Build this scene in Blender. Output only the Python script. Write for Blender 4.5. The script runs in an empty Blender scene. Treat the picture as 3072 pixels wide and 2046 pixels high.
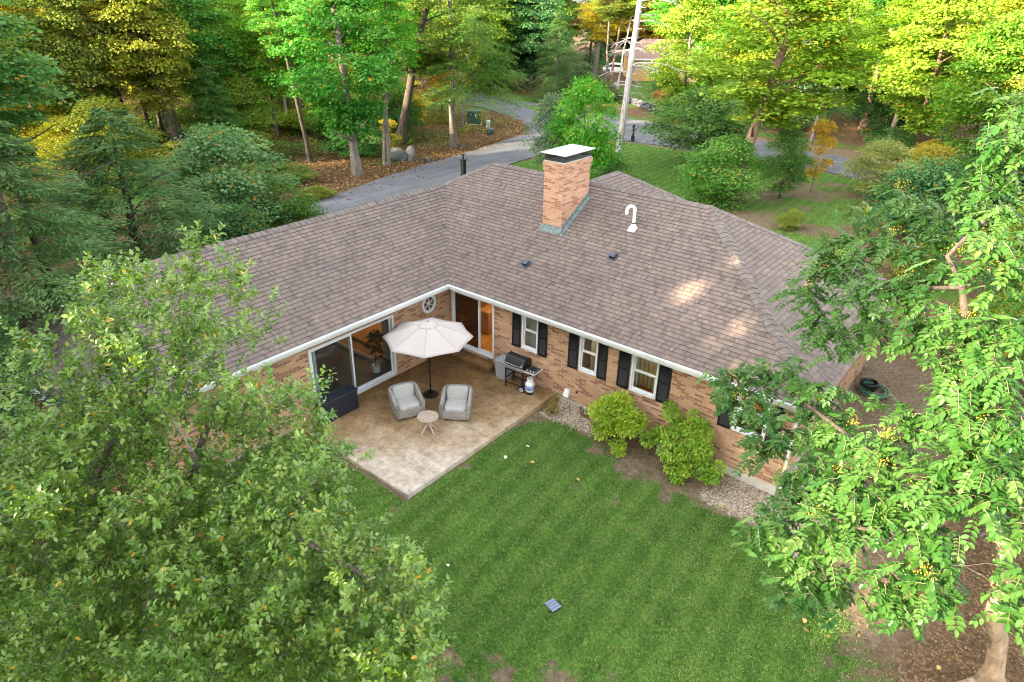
import bpy, bmesh, math, random
import numpy as np
from mathutils import Vector, Matrix
R_ = math.radians
S = bpy.context.scene
COL = S.collection

# ------------------------------------------------------------------ camera
YAW, PITCH, ROLL, FPX = 38.5948, 27.2115, 1.0430, 2029.38
cam_d = bpy.data.cameras.new("camera"); cam = bpy.data.objects.new("camera", cam_d); COL.objects.link(cam)
def _cam():
    cy, sy = math.cos(R_(YAW)), math.sin(R_(YAW)); cp, sp = math.cos(R_(PITCH)), math.sin(R_(PITCH))
    f = Vector((-sy*cp, cy*cp, -sp)); r = Vector((cy, sy, 0)); u = r.cross(f)
    cr, sr = math.cos(R_(ROLL)), math.sin(R_(ROLL))
    r2 = cr*r + sr*u; u2 = -sr*r + cr*u
    m = Matrix((r2, u2, -f)).transposed().to_4x4(); m.translation = (14.4005, -14.6524, 10.8198)
    return m
cam.matrix_world = _cam()
cam_d.sensor_width = 36; cam_d.lens = FPX/3072*36; cam_d.clip_start = .1; cam_d.clip_end = 2000
S.camera = cam

# ------------------------------------------------------------------ sky, sun, exposure
SUN_EL, SUN_AZ = R_(15.5), math.atan2(-.38, -.92)     # low afternoon sun from behind the viewer
w = bpy.data.worlds.new("World"); S.world = w; w.use_nodes = True
wn = w.node_tree.nodes; wl = w.node_tree.links
sky = wn.new("ShaderNodeTexSky"); sky.sky_type = 'NISHITA'; sky.sun_disc = False
sky.sun_elevation = SUN_EL; sky.sun_rotation = SUN_AZ; sky.air_density = 1.0; sky.dust_density = 2.5; sky.ozone_density = .6
hs = wn.new("ShaderNodeHueSaturation"); hs.inputs['Saturation'].default_value = .28
wl.new(sky.outputs[0], hs.inputs['Color']); wl.new(hs.outputs[0], wn['Background'].inputs['Color'])
wn['Background'].inputs['Strength'].default_value = .15
sd = bpy.data.lights.new("sun", 'SUN'); sd.energy = 3.2; sd.angle = R_(.6); sd.color = (1.0, .83, .58)
sun = bpy.data.objects.new("sun", sd); COL.objects.link(sun)
SUN = Vector((math.sin(SUN_AZ)*math.cos(SUN_EL), math.cos(SUN_AZ)*math.cos(SUN_EL), math.sin(SUN_EL)))
sun.rotation_euler = SUN.to_track_quat('Z', 'Y').to_euler()
S.view_settings.view_transform = 'Standard'; S.view_settings.look = 'None'
S.view_settings.exposure = 3.32; S.view_settings.gamma = 1
S.cycles.use_denoising = True; S.cycles.filter_width = 1.15; S.cycles.max_bounces = 7; S.cycles.diffuse_bounces = 4; S.cycles.glossy_bounces = 3
S.cycles.transmission_bounces = 4; S.cycles.transparent_max_bounces = 8; S.cycles.caustics_reflective = False
S.cycles.sample_clamp_indirect = 6

# ------------------------------------------------------------------ helpers
def smooth(a, b, x):
    t = np.clip((x-a)/(b-a), 0, 1); return t*t*(3-2*t)
def ground_z(x, y):
    x = np.asarray(x, float); y = np.asarray(y, float)
    k = (1-smooth(3, 9, y))*smooth(-9, -4, x)
    return -(.10+.030*np.clip(x-3, 0, 9))*k
def gz(x, y): return float(ground_z(x, y))
class NT:
    def __init__(s, name):
        s.m = bpy.data.materials.new(name); s.m.use_nodes = True; s.t = s.m.node_tree
        s.b = s.t.nodes['Principled BSDF']; s.out = s.t.nodes['Material Output']
    def n(s, typ, _op=None, **kw):
        nd = s.t.nodes.new('ShaderNode'+typ)
        if _op:
            for a in ('operation', 'blend_type', 'data_type'):
                if hasattr(nd, a):
                    try: setattr(nd, a, _op); break
                    except TypeError: pass
        for k, v in kw.items():
            k = k.replace('_', ' ')
            if k.isdigit(): k = int(k)
            i = nd.inputs[k]
            if isinstance(v, bpy.types.NodeSocket): s.t.links.new(v, i)
            else: i.default_value = v
        return nd
    def math(s, op, a, b=0.0, c=0.0):
        nd = s.t.nodes.new('ShaderNodeMath'); nd.operation = op
        for i, v in enumerate((a, b, c)):
            if isinstance(v, bpy.types.NodeSocket): s.t.links.new(v, nd.inputs[i])
            else: nd.inputs[i].default_value = v
        return nd.outputs[0]
    def mix(s, f, a, b, blend='MIX'):
        nd = s.t.nodes.new('ShaderNodeMixRGB'); nd.blend_type = blend
        for i, v in enumerate((f, a, b)):
            if isinstance(v, bpy.types.NodeSocket): s.t.links.new(v, nd.inputs[i])
            else: nd.inputs[i].default_value = (*v, 1) if isinstance(v, tuple) and len(v) == 3 else v
        return nd.outputs[0]
    def ramp(s, f, stops, interp='LINEAR'):
        nd = s.t.nodes.new('ShaderNodeValToRGB'); e = nd.color_ramp; e.interpolation = interp
        while len(e.elements) > 1: e.elements.remove(e.elements[-1])
        for i, (p, c) in enumerate(stops):
            el = e.elements[0] if i == 0 else e.elements.new(p)
            el.position = p; el.color = (*c, 1) if len(c) == 3 else c
        s.t.links.new(f, nd.inputs[0]); return nd.outputs[0]
    def obj(s): return s.n('TexCoord').outputs['Object']
    def uv(s): return s.n('UVMap').outputs[0]
    def noise(s, sc, vec=None, det=4, rough=.55):
        nd = s.n('TexNoise', Scale=sc, Detail=det, Roughness=rough)
        s.t.links.new(vec if vec is not None else s.obj(), nd.inputs['Vector']); return nd.outputs['Fac']
    def bump(s, h, st=.3, d=.01):
        nd = s.n('Bump', Strength=st, Distance=d, Height=h); s.t.links.new(nd.outputs[0], s.b.inputs['Normal'])
    def set(s, col=None, rough=None, metal=None, spec=None):
        for k, v in (('Base Color', col), ('Roughness', rough), ('Metallic', metal), ('Specular IOR Level', spec)):
            if v is None: continue
            if isinstance(v, bpy.types.NodeSocket): s.t.links.new(v, s.b.inputs[k])
            else: s.b.inputs[k].default_value = (*v, 1) if isinstance(v, tuple) else v
        return s.m
def plain(name, c, rough=.6, metal=0, var=.12, sc=9, bump=0, spec=None):
    t = NT(name); f = t.noise(sc)
    lo = tuple(max(0, x*(1-var)) for x in c); hi = tuple(min(1, x*(1+var)) for x in c)
    t.set(t.ramp(f, [(.3, lo), (.7, hi)]), rough, metal, spec)
    if bump: t.bump(t.noise(sc*6), bump, .01)
    return t.m

class MB:
    """collects shapes and links them as one mesh object"""
    def __init__(s): s.v = []; s.f = []; s.uv = {}; s.mi = []; s.cur = 0
    def add(s, vs, fs, uvs=None):
        o = len(s.v); s.v += [tuple(map(float, p)) for p in vs]
        for i, f in enumerate(fs):
            if uvs is not None: s.uv[len(s.f)] = uvs[i]
            s.f.append(tuple(o+k for k in f)); s.mi.append(s.cur)
    def quad(s, a, b, c, d, uv=None): s.add([a, b, c, d], [(0, 1, 2, 3)], [uv] if uv else None)
    def box(s, x0, x1, y0, y1, z0, z1, M=None):
        vs = [Vector((x, y, z)) for z in (z0, z1) for y in (y0, y1) for x in (x0, x1)]
        if M is not None: vs = [M @ p for p in vs]
        s.add(vs, [(0, 2, 3, 1), (4, 5, 7, 6), (0, 1, 5, 4), (2, 6, 7, 3), (0, 4, 6, 2), (1, 3, 7, 5)])
    def bbox(s, x0, x1, y0, y1, z0, z1, b=.01, M=None, seg=2):
        bm = bmesh.new(); bmesh.ops.create_cube(bm, size=1)
        for v in bm.verts: v.co = Vector(((x0+x1)/2+v.co.x*(x1-x0), (y0+y1)/2+v.co.y*(y1-y0), (z0+z1)/2+v.co.z*(z1-z0)))
        bmesh.ops.bevel(bm, geom=bm.edges[:], offset=b, segments=seg, affect='EDGES', profile=.5)
        s.bm(bm, M)
    def bm(s, bm, M=None):
        bm.verts.index_update()
        s.add([(M @ v.co if M is not None else v.co) for v in bm.verts], [[v.index for v in f.verts] for f in bm.faces]); bm.free()
    def tube(s, path, rad, n=8, cap=True):
        path = [Vector(p) for p in path]
        if not hasattr(rad, '__len__'): rad = [rad]*len(path)
        vs = []; ref = None
        for i, p in enumerate(path):
            d = (path[min(i+1, len(path)-1)]-path[max(i-1, 0)]).normalized()
            if ref is None: ref = Vector((0, 0, 1)) if abs(d.z) < .9 else Vector((1, 0, 0))
            a = d.cross(ref)
            if a.length < 1e-4: a = d.cross(Vector((.3, .7, .1)))
            a.normalize(); b = d.cross(a); ref = -b if False else a.cross(d)
            for k in range(n):
                t = 2*math.pi*k/n; vs.append(p+(a*math.cos(t)+b*math.sin(t))*rad[i])
        fs = [(i*n+k, i*n+(k+1) % n, (i+1)*n+(k+1) % n, (i+1)*n+k) for i in range(len(path)-1) for k in range(n)]
        if cap: fs += [tuple(range(n))[::-1], tuple(range((len(path)-1)*n, len(path)*n))]
        s.add(vs, fs)
    def lathe(s, prof, c=(0, 0, 0), n=24, M=None):
        vs = []
        for r, z in prof:
            for k in range(n):
                t = 2*math.pi*k/n; p = Vector((c[0]+r*math.cos(t), c[1]+r*math.sin(t), c[2]+z)); vs.append(M @ p if M is not None else p)
        m = len(prof)
        s.add(vs, [(i*n+k, i*n+(k+1) % n, (i+1)*n+(k+1) % n, (i+1)*n+k) for i in range(m-1) for k in range(n)])
    def superell(s, c, a, e=.35, M=None, nu=20, nv=12, e2=None):
        sg = lambda x, p: math.copysign(abs(x)**p, x); e2 = e2 or e
        vs = []
        for i in range(nv+1):
            ph = -math.pi/2+math.pi*i/nv
            for k in range(nu):
                th = 2*math.pi*k/nu
                p = Vector((c[0]+a[0]*sg(math.cos(ph), e2)*sg(math.cos(th), e), c[1]+a[1]*sg(math.cos(ph), e2)*sg(math.sin(th), e), c[2]+a[2]*sg(math.sin(ph), e2)))
                vs.append(M @ p if M is not None else p)
        s.add(vs, [(i*nu+k, i*nu+(k+1) % nu, (i+1)*nu+(k+1) % nu, (i+1)*nu+k) for i in range(nv) for k in range(nu)])
    def build(s, name, mats, parent=None, sm=False, loc=None):
        me = bpy.data.meshes.new(name); me.from_pydata(s.v, [], s.f)
        mats = mats if isinstance(mats, (list, tuple)) else [mats]
        for m in mats: me.materials.append(m)
        if len(mats) > 1: me.polygons.foreach_set('material_index', s.mi)
        uvl = me.uv_layers.new(name='UVMap').data
        for p in me.polygons:
            if p.index in s.uv:
                for li, q in zip(p.loop_indices, s.uv[p.index]): uvl[li].uv = q
            else:
                n = p.normal; ax, ay, az = abs(n.x), abs(n.y), abs(n.z)
                for li in p.loop_indices:
                    c = s.v[me.loops[li].vertex_index]
                    uvl[li].uv = (c[0], c[1]) if az > ax and az > ay else ((c[1], c[2]) if ax > ay else (c[0], c[2]))
        if sm:
            me.polygons.foreach_set('use_smooth', [True]*len(me.polygons))
            try: me.set_sharp_from_angle(angle=R_(sm if sm is not True else 40))
            except Exception: pass
        me.update()
        o = bpy.data.objects.new(name, me); COL.objects.link(o)
        if parent is not None: o.parent = parent
        if loc is not None: o.location = loc
        return o
def npmesh(name, V, F, attrs=None, mats=()):
    me = bpy.data.meshes.new(name); k = F.shape[1]
    me.vertices.add(len(V)); me.vertices.foreach_set('co', np.ascontiguousarray(V, np.float32).ravel())
    me.loops.add(F.size); me.loops.foreach_set('vertex_index', np.ascontiguousarray(F, np.int32).ravel())
    me.polygons.add(len(F)); me.polygons.foreach_set('loop_start', np.arange(0, F.size, k, dtype=np.int32))
    me.update(calc_edges=True)
    for n, a in (attrs or {}).items():
        a = np.ascontiguousarray(a, np.float32)
        if a.ndim == 1: me.attributes.new(n, 'FLOAT', 'POINT').data.foreach_set('value', a)
        else:
            if a.shape[1] == 3: a = np.hstack([a, np.ones((len(a), 1), np.float32)])
            me.attributes.new(n, 'FLOAT_COLOR', 'POINT').data.foreach_set('color', a.ravel())
    for m in mats: me.materials.append(m)
    return me
def link(name, me, parent=None, loc=(0, 0, 0)):
    o = bpy.data.objects.new(name, me); COL.objects.link(o); o.location = loc
    if parent is not None: o.parent = parent
    return o
def tag(o, label=None, cat=None, group=None, kind=None):
    if label: o['label'] = label
    if cat: o['category'] = cat
    if group: o['group'] = group
    if kind: o['kind'] = kind
    return o
def thing(name, label, cat, loc=(0, 0, 0), rz=0, group=None):
    o = bpy.data.objects.new(name, None); COL.objects.link(o); o.location = loc; o.rotation_euler = (0, 0, rz); o.empty_display_size = .2
    return tag(o, label, cat, group)
def struct(o, kind='structure'): o['kind'] = kind; return o
def copy_tree(o, parent=None):
    c = o.copy(); COL.objects.link(c); c.parent = parent
    for ch in list(o.children): copy_tree(ch, c)
    return c

# ------------------------------------------------------------------ materials
M = {}
def mk_brick(name, base, dark, pale, mortar, frac=.26):
    t = NT(name); uv = t.uv()
    wob = t.n('TexNoise', Scale=3.0, Detail=2.0); t.t.links.new(uv, wob.inputs['Vector'])
    br = t.n('TexBrick', Scale=1.0, Color1=(0, 0, 0, 1), Color2=(1, 1, 1, 1), Mortar=(.5, .5, .5, 1))
    br.inputs['Brick Width'].default_value = .262; br.inputs['Row Height'].default_value = .0685
    br.inputs['Mortar Size'].default_value = .0062; br.inputs['Mortar Smooth'].default_value = .15; br.offset = .5
    t.t.links.new(uv, br.inputs['Vector'])
    c = t.ramp(br.outputs['Color'], [(0, pale), (.25, base), (1-frac-.04, tuple(x*.88 for x in base)), (1-frac, dark), (1, tuple(x*.8 for x in dark))])
    c = t.mix(.5, c, t.ramp(t.noise(1.1), [(.3, (.72, .70, .68)), (.7, (1.05, 1.03, 1))]), 'MULTIPLY')
    mp = t.n('Mapping'); mp.inputs['Scale'].default_value = (2.2, .25, 1); t.t.links.new(uv, mp.inputs['Vector'])
    c = t.mix(.4, c, t.ramp(t.noise(1.0, mp.outputs[0], 5), [(.35, (.68, .66, .64)), (.55, (1.04, 1.03, 1.02))]), 'MULTIPLY')
    c = t.mix(t.ramp(t.noise(22, det=3), [(.3, (0, 0, 0)), (.75, (.28, .28, .28))]), c, tuple(x*.55 for x in base))
    c = t.mix(br.outputs['Fac'], c, mortar)
    t.set(c, .9, spec=.2); t.bump(t.math('SUBTRACT', 1.0, br.outputs['Fac']), .6, .012)
    return t.m
M['brick'] = mk_brick('brick', (.50, .29, .16), (.27, .13, .078), (.56, .365, .225), (.46, .335, .24))
M['brick_ch'] = mk_brick('chimney_brick', (.52, .28, .17), (.36, .155, .095), (.56, .35, .225), (.46, .34, .25), .28)
def mk_roof():
    t = NT('shingles'); uv = t.uv()
    def bricks(w, off, seed):
        mp = t.n('Mapping'); t.t.links.new(uv, mp.inputs['Vector']); mp.inputs['Location'].default_value = (seed, 0, 0)
        b = t.n('TexBrick', Scale=1.0, Color1=(0, 0, 0, 1), Color2=(1, 1, 1, 1), Mortar=(0, 0, 0, 1))
        b.inputs['Brick Width'].default_value = w; b.inputs['Row Height'].default_value = 1.0; b.inputs['Mortar Size'].default_value = .0
        b.offset = off; b.squash = 1.25; b.squash_frequency = 3
        t.t.links.new(mp.outputs[0], b.inputs['Vector']); return b
    a = bricks(.072, .43, 0); b = bricks(.15, .37, 3.1)
    c = t.ramp(a.outputs['Color'], [(0, (.088, .070, .063)), (.2, (.128, .103, .093)), (.42, (.178, .142, .122)), (.62, (.145, .114, .102)), (.82, (.205, .165, .137)), (1, (.16, .128, .113))])
    c2 = t.ramp(b.outputs['Color'], [(0, (.13, .104, .093)), (.5, (.163, .13, .113)), (1, (.19, .154, .13))])
    c = t.mix(.36, c, c2)
    c = t.mix(.55, c, t.ramp(t.noise(.55, det=5), [(.3, (.80, .79, .80)), (.7, (1.14, 1.09, 1.05))]), 'MULTIPLY')
    mp = t.n('Mapping'); mp.inputs['Scale'].default_value = (1.3, .06, 1); t.t.links.new(uv, mp.inputs['Vector'])
    c = t.mix(.5, c, t.ramp(t.noise(1.0, mp.outputs[0], 5), [(.35, (.80, .79, .79)), (.6, (1.06, 1.05, 1.04))]), 'MULTIPLY')
    c = t.mix(.25, c, t.ramp(t.noise(120, det=2), [(.35, (.6, .6, .6)), (.65, (1.25, 1.25, 1.25))]), 'MULTIPLY')
    t.set(c, .92, spec=.15); t.bump(t.noise(160, det=2), .25, .004)
    return t.m
M['roof'] = mk_roof()
M['edge'] = plain('shingle_edge', (.04, .034, .034), .95)
M['cap'] = plain('ridge_shingle', (.13, .105, .092), .92, var=.35, sc=5, bump=.2)
M['white'] = plain('white_paint', (.66, .66, .645), .45, var=.05, sc=4)
M['gutter'] = plain('gutter_paint', (.66, .665, .66), .4, var=.07, sc=2.5)
M['frame'] = plain('white_vinyl', (.60, .62, .635), .35, var=.03)
M['black'] = plain('black_paint', (.0045, .0045, .0055), .5, var=.2)
M['conc'] = plain('foundation_concrete', (.40, .37, .32), .9, var=.16, sc=5, bump=.15)
M['soffit'] = plain('wood_shade_brown', (.20, .105, .05), .7, var=.25, sc=8)
M['copper'] = plain('verdigris', (.12, .165, .16), .7, var=.6, sc=14)
M['steel'] = plain('metal_grey', (.42, .43, .44), .35, .7, var=.15)
M['mesh'] = plain('dark_mesh', (.035, .035, .03), .6, .3)
M['lid'] = plain('pale_steel', (.46, .455, .45), .5, .1, var=.16, sc=3)
M['pvc'] = plain('pvc', (.78, .77, .73), .4, var=.06)
M['vent'] = plain('vent_metal', (.06, .07, .085), .45, .3)
M['rust'] = plain('rusty_steel', (.16, .075, .045), .75, .3, var=.4, sc=9)
M['galv'] = plain('galvanised', (.33, .34, .35), .5, .5, var=.2)
M['dark'] = plain('dark_void', (.012, .012, .013), .8)
M['plaster'] = plain('plaster', (.62, .56, .47), .9, var=.05)
M['ceil'] = plain('ceiling_white', (.7, .68, .63), .9, var=.03)
M['woodfloor'] = plain('wood_floor', (.42, .19, .055), .35, var=.25, sc=4)
M['greyfloor'] = plain('grey_floor', (.16, .145, .135), .5, var=.2, sc=2.5)
M['stairwood'] = plain('stair_wood', (.33, .16, .07), .4, var=.25)
M['curtain'] = plain('curtain', (.62, .57, .5), .9, var=.12, sc=20)
M['blind'] = plain('blind', (.52, .57, .58), .7, var=.06)
def mk_glass(name, tint, tr=.75):
    t = NT(name); lw = t.n('LayerWeight', Blend=.22)
    tr_ = t.n('BsdfTransparent', Color=(*tint, 1)); gl = t.n('BsdfGlossy', Color=(.9, .95, 1, 1), Roughness=.02)
    mx = t.n('MixShader'); t.t.links.new(t.math('MULTIPLY_ADD', lw.outputs['Fresnel'], .4, .04), mx.inputs[0])
    t.t.links.new(tr_.outputs[0], mx.inputs[1]); t.t.links.new(gl.outputs[0], mx.inputs[2]); t.t.links.new(mx.outputs[0], t.out.inputs[0])
    return t.m
M['glass'] = mk_glass('glass', (.84, .87, .86)); M['screen'] = mk_glass('insect_screen', (.32, .32, .35))
def mk_leaf(name, attrcol, c=None, autumn=(.42, .22, .02), transl=.38, spec=.28, rough=.42, cut=.965):
    t = NT(name); v = t.n('Attribute'); v.attribute_name = 'v'; fv = v.outputs['Fac']
    if attrcol:
        oi = t.n('ObjectInfo'); tn = t.n('Attribute'); tn.attribute_name = 'tint'
        col = t.mix(1.0, oi.outputs['Color'], tn.outputs['Color'], 'MULTIPLY')
    else: col = t.n('RGB').outputs[0]; col.default_value = (*c, 1)
    h = t.n('HueSaturation', Hue=t.math('MULTIPLY_ADD', fv, -.055, .53), Saturation=t.math('MULTIPLY_ADD', fv, -.15, 1.06), Value=t.math('MULTIPLY_ADD', fv, .95 if attrcol else .85, .74 if attrcol else .6), Color=col)
    a = t.math('GREATER_THAN', fv, cut); col = t.mix(a, h.outputs[0], autumn)
    di = t.n('BsdfDiffuse', Color=col); tl = t.n('BsdfTranslucent', Color=t.mix(1.0, col, (1.25, 1.3, .55), 'MULTIPLY')); gl = t.n('BsdfGlossy', Color=(1, 1, 1, 1), Roughness=rough)
    m1 = t.n('MixShader'); m1.inputs[0].default_value = transl; t.t.links.new(di.outputs[0], m1.inputs[1]); t.t.links.new(tl.outputs[0], m1.inputs[2])
    fr = t.n('LayerWeight', Blend=.5); m2 = t.n('MixShader'); t.t.links.new(t.math('MULTIPLY_ADD', t.math('POWER', fr.outputs['Facing'], 3.0), spec*.5, spec*.09), m2.inputs[0])
    t.t.links.new(m1.outputs[0], m2.inputs[1]); t.t.links.new(gl.outputs[0], m2.inputs[2]); t.t.links.new(m2.outputs[0], t.out.inputs[0])
    return t.m
M['leaf'] = mk_leaf('leaf', True, spec=.06, rough=.6, transl=.42)
def mk_bark(name, a, b, sc=6, st=.5):
    t = NT(name); mp = t.n('Mapping'); t.t.links.new(t.obj(), mp.inputs['Vector']); mp.inputs['Scale'].default_value = (1, 1, .22)
    f = t.noise(sc*2.5, mp.outputs[0], 5, .65); t.set(t.ramp(f, [(.3, a), (.7, b)]), .9, spec=.2); t.bump(f, st, .03); return t.m
M['bark'] = mk_bark('bark_grey', (.075, .06, .048), (.21, .18, .15))
M['bark_dk'] = mk_bark('bark_dark', (.035, .028, .022), (.11, .085, .065))
M['bark_red'] = mk_bark('bark_red', (.12, .07, .045), (.30, .19, .13))
M['bark_tan'] = mk_bark('bark_tan', (.19, .13, .08), (.40, .30, .20), 5, .7)
M['birch'] = mk_bark('bark_white', (.30, .27, .24), (.62, .58, .53), 4)
M['snag'] = mk_bark('bare_wood', (.17, .15, .135), (.46, .425, .39), 5, .8)
# ------------------------------------------------------------------ ground
rng = np.random.default_rng(7)
def vnoise(x, y, s, seed=0):
    x = np.asarray(x)*s+seed*17.3; y = np.asarray(y)*s-seed*9.1
    xi = np.floor(x); yi = np.floor(y); fx = x-xi; fy = y-yi; fx = fx*fx*(3-2*fx); fy = fy*fy*(3-2*fy)
    h = lambda a, b: np.modf(np.abs(np.sin(a*127.1+b*311.7+seed*7.7)*43758.5453))[0]
    return (h(xi, yi)*(1-fx)+h(xi+1, yi)*fx)*(1-fy)+(h(xi, yi+1)*(1-fx)+h(xi+1, yi+1)*fx)*fy
def fbm(x, y, s, seed=0): return (vnoise(x, y, s, seed)*.55+vnoise(x, y, s*2.1, seed+1)*.3+vnoise(x, y, s*4.3, seed+2)*.15)
BED = np.array([(4.2, -6.6), (4.62, -1.55), (5.05, -1.0), (5.9, -.8), (6.7, -.95), (7.5, -1.2), (8.3, -1.25), (9.0, -1.4), (9.6, -1.35), (10.45, -1.35), (11.4, -1.25), (12.3, -1.7)])
def masks(x, y):
    """grass, leaf litter and gravel cover between 0 and 1"""
    x = np.asarray(x, float); y = np.asarray(y, float)
    n1 = fbm(x, y, .55, 1); n2 = fbm(x, y, 1.6, 4); n3 = fbm(x, y, 4.5, 9)
    edge = np.interp(x, BED[:, 0], BED[:, 1])
    back = smooth(-.12, .45, edge-y+(n3-.5)*.5)*(y < 3)
    back = np.where(x < 4.55, ((y < -6.28)*1.0)*smooth(-.5, .7, x+(n2-.5)), back)
    right = 1-smooth(-.7, 1.5, x-np.interp(y, [-12, -8, -5.5, -4, -3.3, -2.4, -1, 3], [16.4, 16.0, 15.0, 14.2, 13.7, 13.0, 12.3, 11.9])+(n2-.5)*2.4)
    back = back*right*(y > -30)
    # thin and worn patches
    worn = np.zeros_like(x)
    for px, py, r, k in ((9.1, -8.4, .6, .7), (10.1, -7.7, .55, .65), (8.3, -8.9, .6, .8), (10.9, -7.2, .5, .5), (9.6, -8.2, .4, .6), (13.2, -5.0, 1.5, .28), (14.8, -3.7, 1.2, .6), (15.2, -5.6, 1.4, .45), (6.9, -1.4, .5, .7), (7.9, -1.6, .7, .7), (9.2, -1.9, .5, .6), (4.75, -4.2, .4, .45), (4.5, -6.6, .6, .4), (2.3, -6.7, .6, .5), (7.3, -3.2, .5, .5), (9.0, -3.3, .35, .5), (8.3, -2.8, .4, .5)):
        d = np.hypot(x-px, y-py)/r; worn = np.maximum(worn, k*np.exp(-d*d))
    g = back*(1-np.clip((worn*1.7-.15)*(-.5+2.3*fbm(x, y, 4.2, 60)), 0, .96))
    # front lawn
    fl = smooth(-16.6, -15.6, x+(n2-.5))*(1-smooth(4.5, 8, x+(n1-.5)*3))*smooth(8.6, 9.5, y)*(1-smooth(35.4, 36.4, y))
    fl = fl*(1-.75*smooth(-3.5, -.5, x+(n1-.5)*4+(22-y)*.12)*(y < 34))
    g = np.maximum(g, fl)
    far = smooth(50, 56, y-.0*x)*smooth(-42, -30, x)*(1-smooth(-14, -9, x))*.75
    g = np.maximum(g, far)
    verge = np.exp(-((y-(47.6+np.clip(-23-x, 0, 30)*.12))/1.3)**2)*.75*smooth(-60, -30, x)
    g = np.maximum(g, verge*n2*1.6)
    moss = np.maximum(smooth(.52, .68, fbm(x, y, .16, 12))*((x < -22) | (y > 48))*.75, smooth(.36, .6, n1)*(x > -4)*(y > 12)*(y < 36)*.62)
    g = np.clip(np.maximum(g, moss), 0, 1)
    lit = np.maximum(((x < -16) | (y > 46) | (x > 18))*1.0, smooth(2, 9, x+(n1-.5)*8)*(y > 9)*.8)
    lit = np.maximum(lit, (x < 0)*(y < -11.6)*.5)
    lit = np.maximum(lit, smooth(13.6, 15.6, x+(n1-.5)*2)*.9)
    grav = np.maximum(smooth(-.2, .1, y+.95+(n3-.5)*.5)*(x > 4.62)*(1-smooth(5.9, 6.6, x+(n2-.5))), smooth(-.15, .15, y-edge+.05+(n3-.5)*.3)*smooth(9.8, 10.3, x+(n2-.5))*(1-smooth(12.2, 12.8, x+(n2-.5))))*(y < 1.5)*(y > -3)
    return g, lit, np.clip(grav, 0, 1)
def axis(segs):
    out = []
    for a, b, st in segs: out += list(np.arange(a, b, st))
    return np.array(out+[segs[-1][1]])
gx = axis([(-900, -100, 50), (-100, -30, 1.4), (-30, -6, .8), (-6, -1, .5), (-1, 18, .14), (18, 40, 1), (40, 100, 4), (100, 900, 50)])
gy = axis([(-900, -60, 60), (-60, -16, 3), (-16, 1.6, .14), (1.6, 8, .6), (8, 60, .7), (60, 120, 2.5), (120, 900, 50)])
X, Y = np.meshgrid(gx, gy); x = X.ravel(); y = Y.ravel()
z = ground_z(x, y)+(fbm(x, y, .5, 3)-.5)*.05*np.where((x > -.4) & (x < 12) & (y > -1.5) & (y < 9), .3, 1)
far_ = (x < -24) | (y > 55); z = z+far_*(fbm(x, y, .12, 5)-.5)*.5*smooth(0, 12, np.maximum(-24-x, y-55))
roadm = (np.abs(x+18.5) < 4.5) & (y > 0) & (y < 40); z = np.where(roadm, z*.2-.03, z)
z = np.where((y > 35) & (y < 56) & (far_ == 0), -.03, z)
nx, ny = len(gx), len(gy)
idx = np.arange(nx*ny).reshape(ny, nx)
F = np.stack([idx[:-1, :-1], idx[:-1, 1:], idx[1:, 1:], idx[1:, :-1]], -1).reshape(-1, 4)
g_, l_, v_ = masks(x, y)
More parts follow.
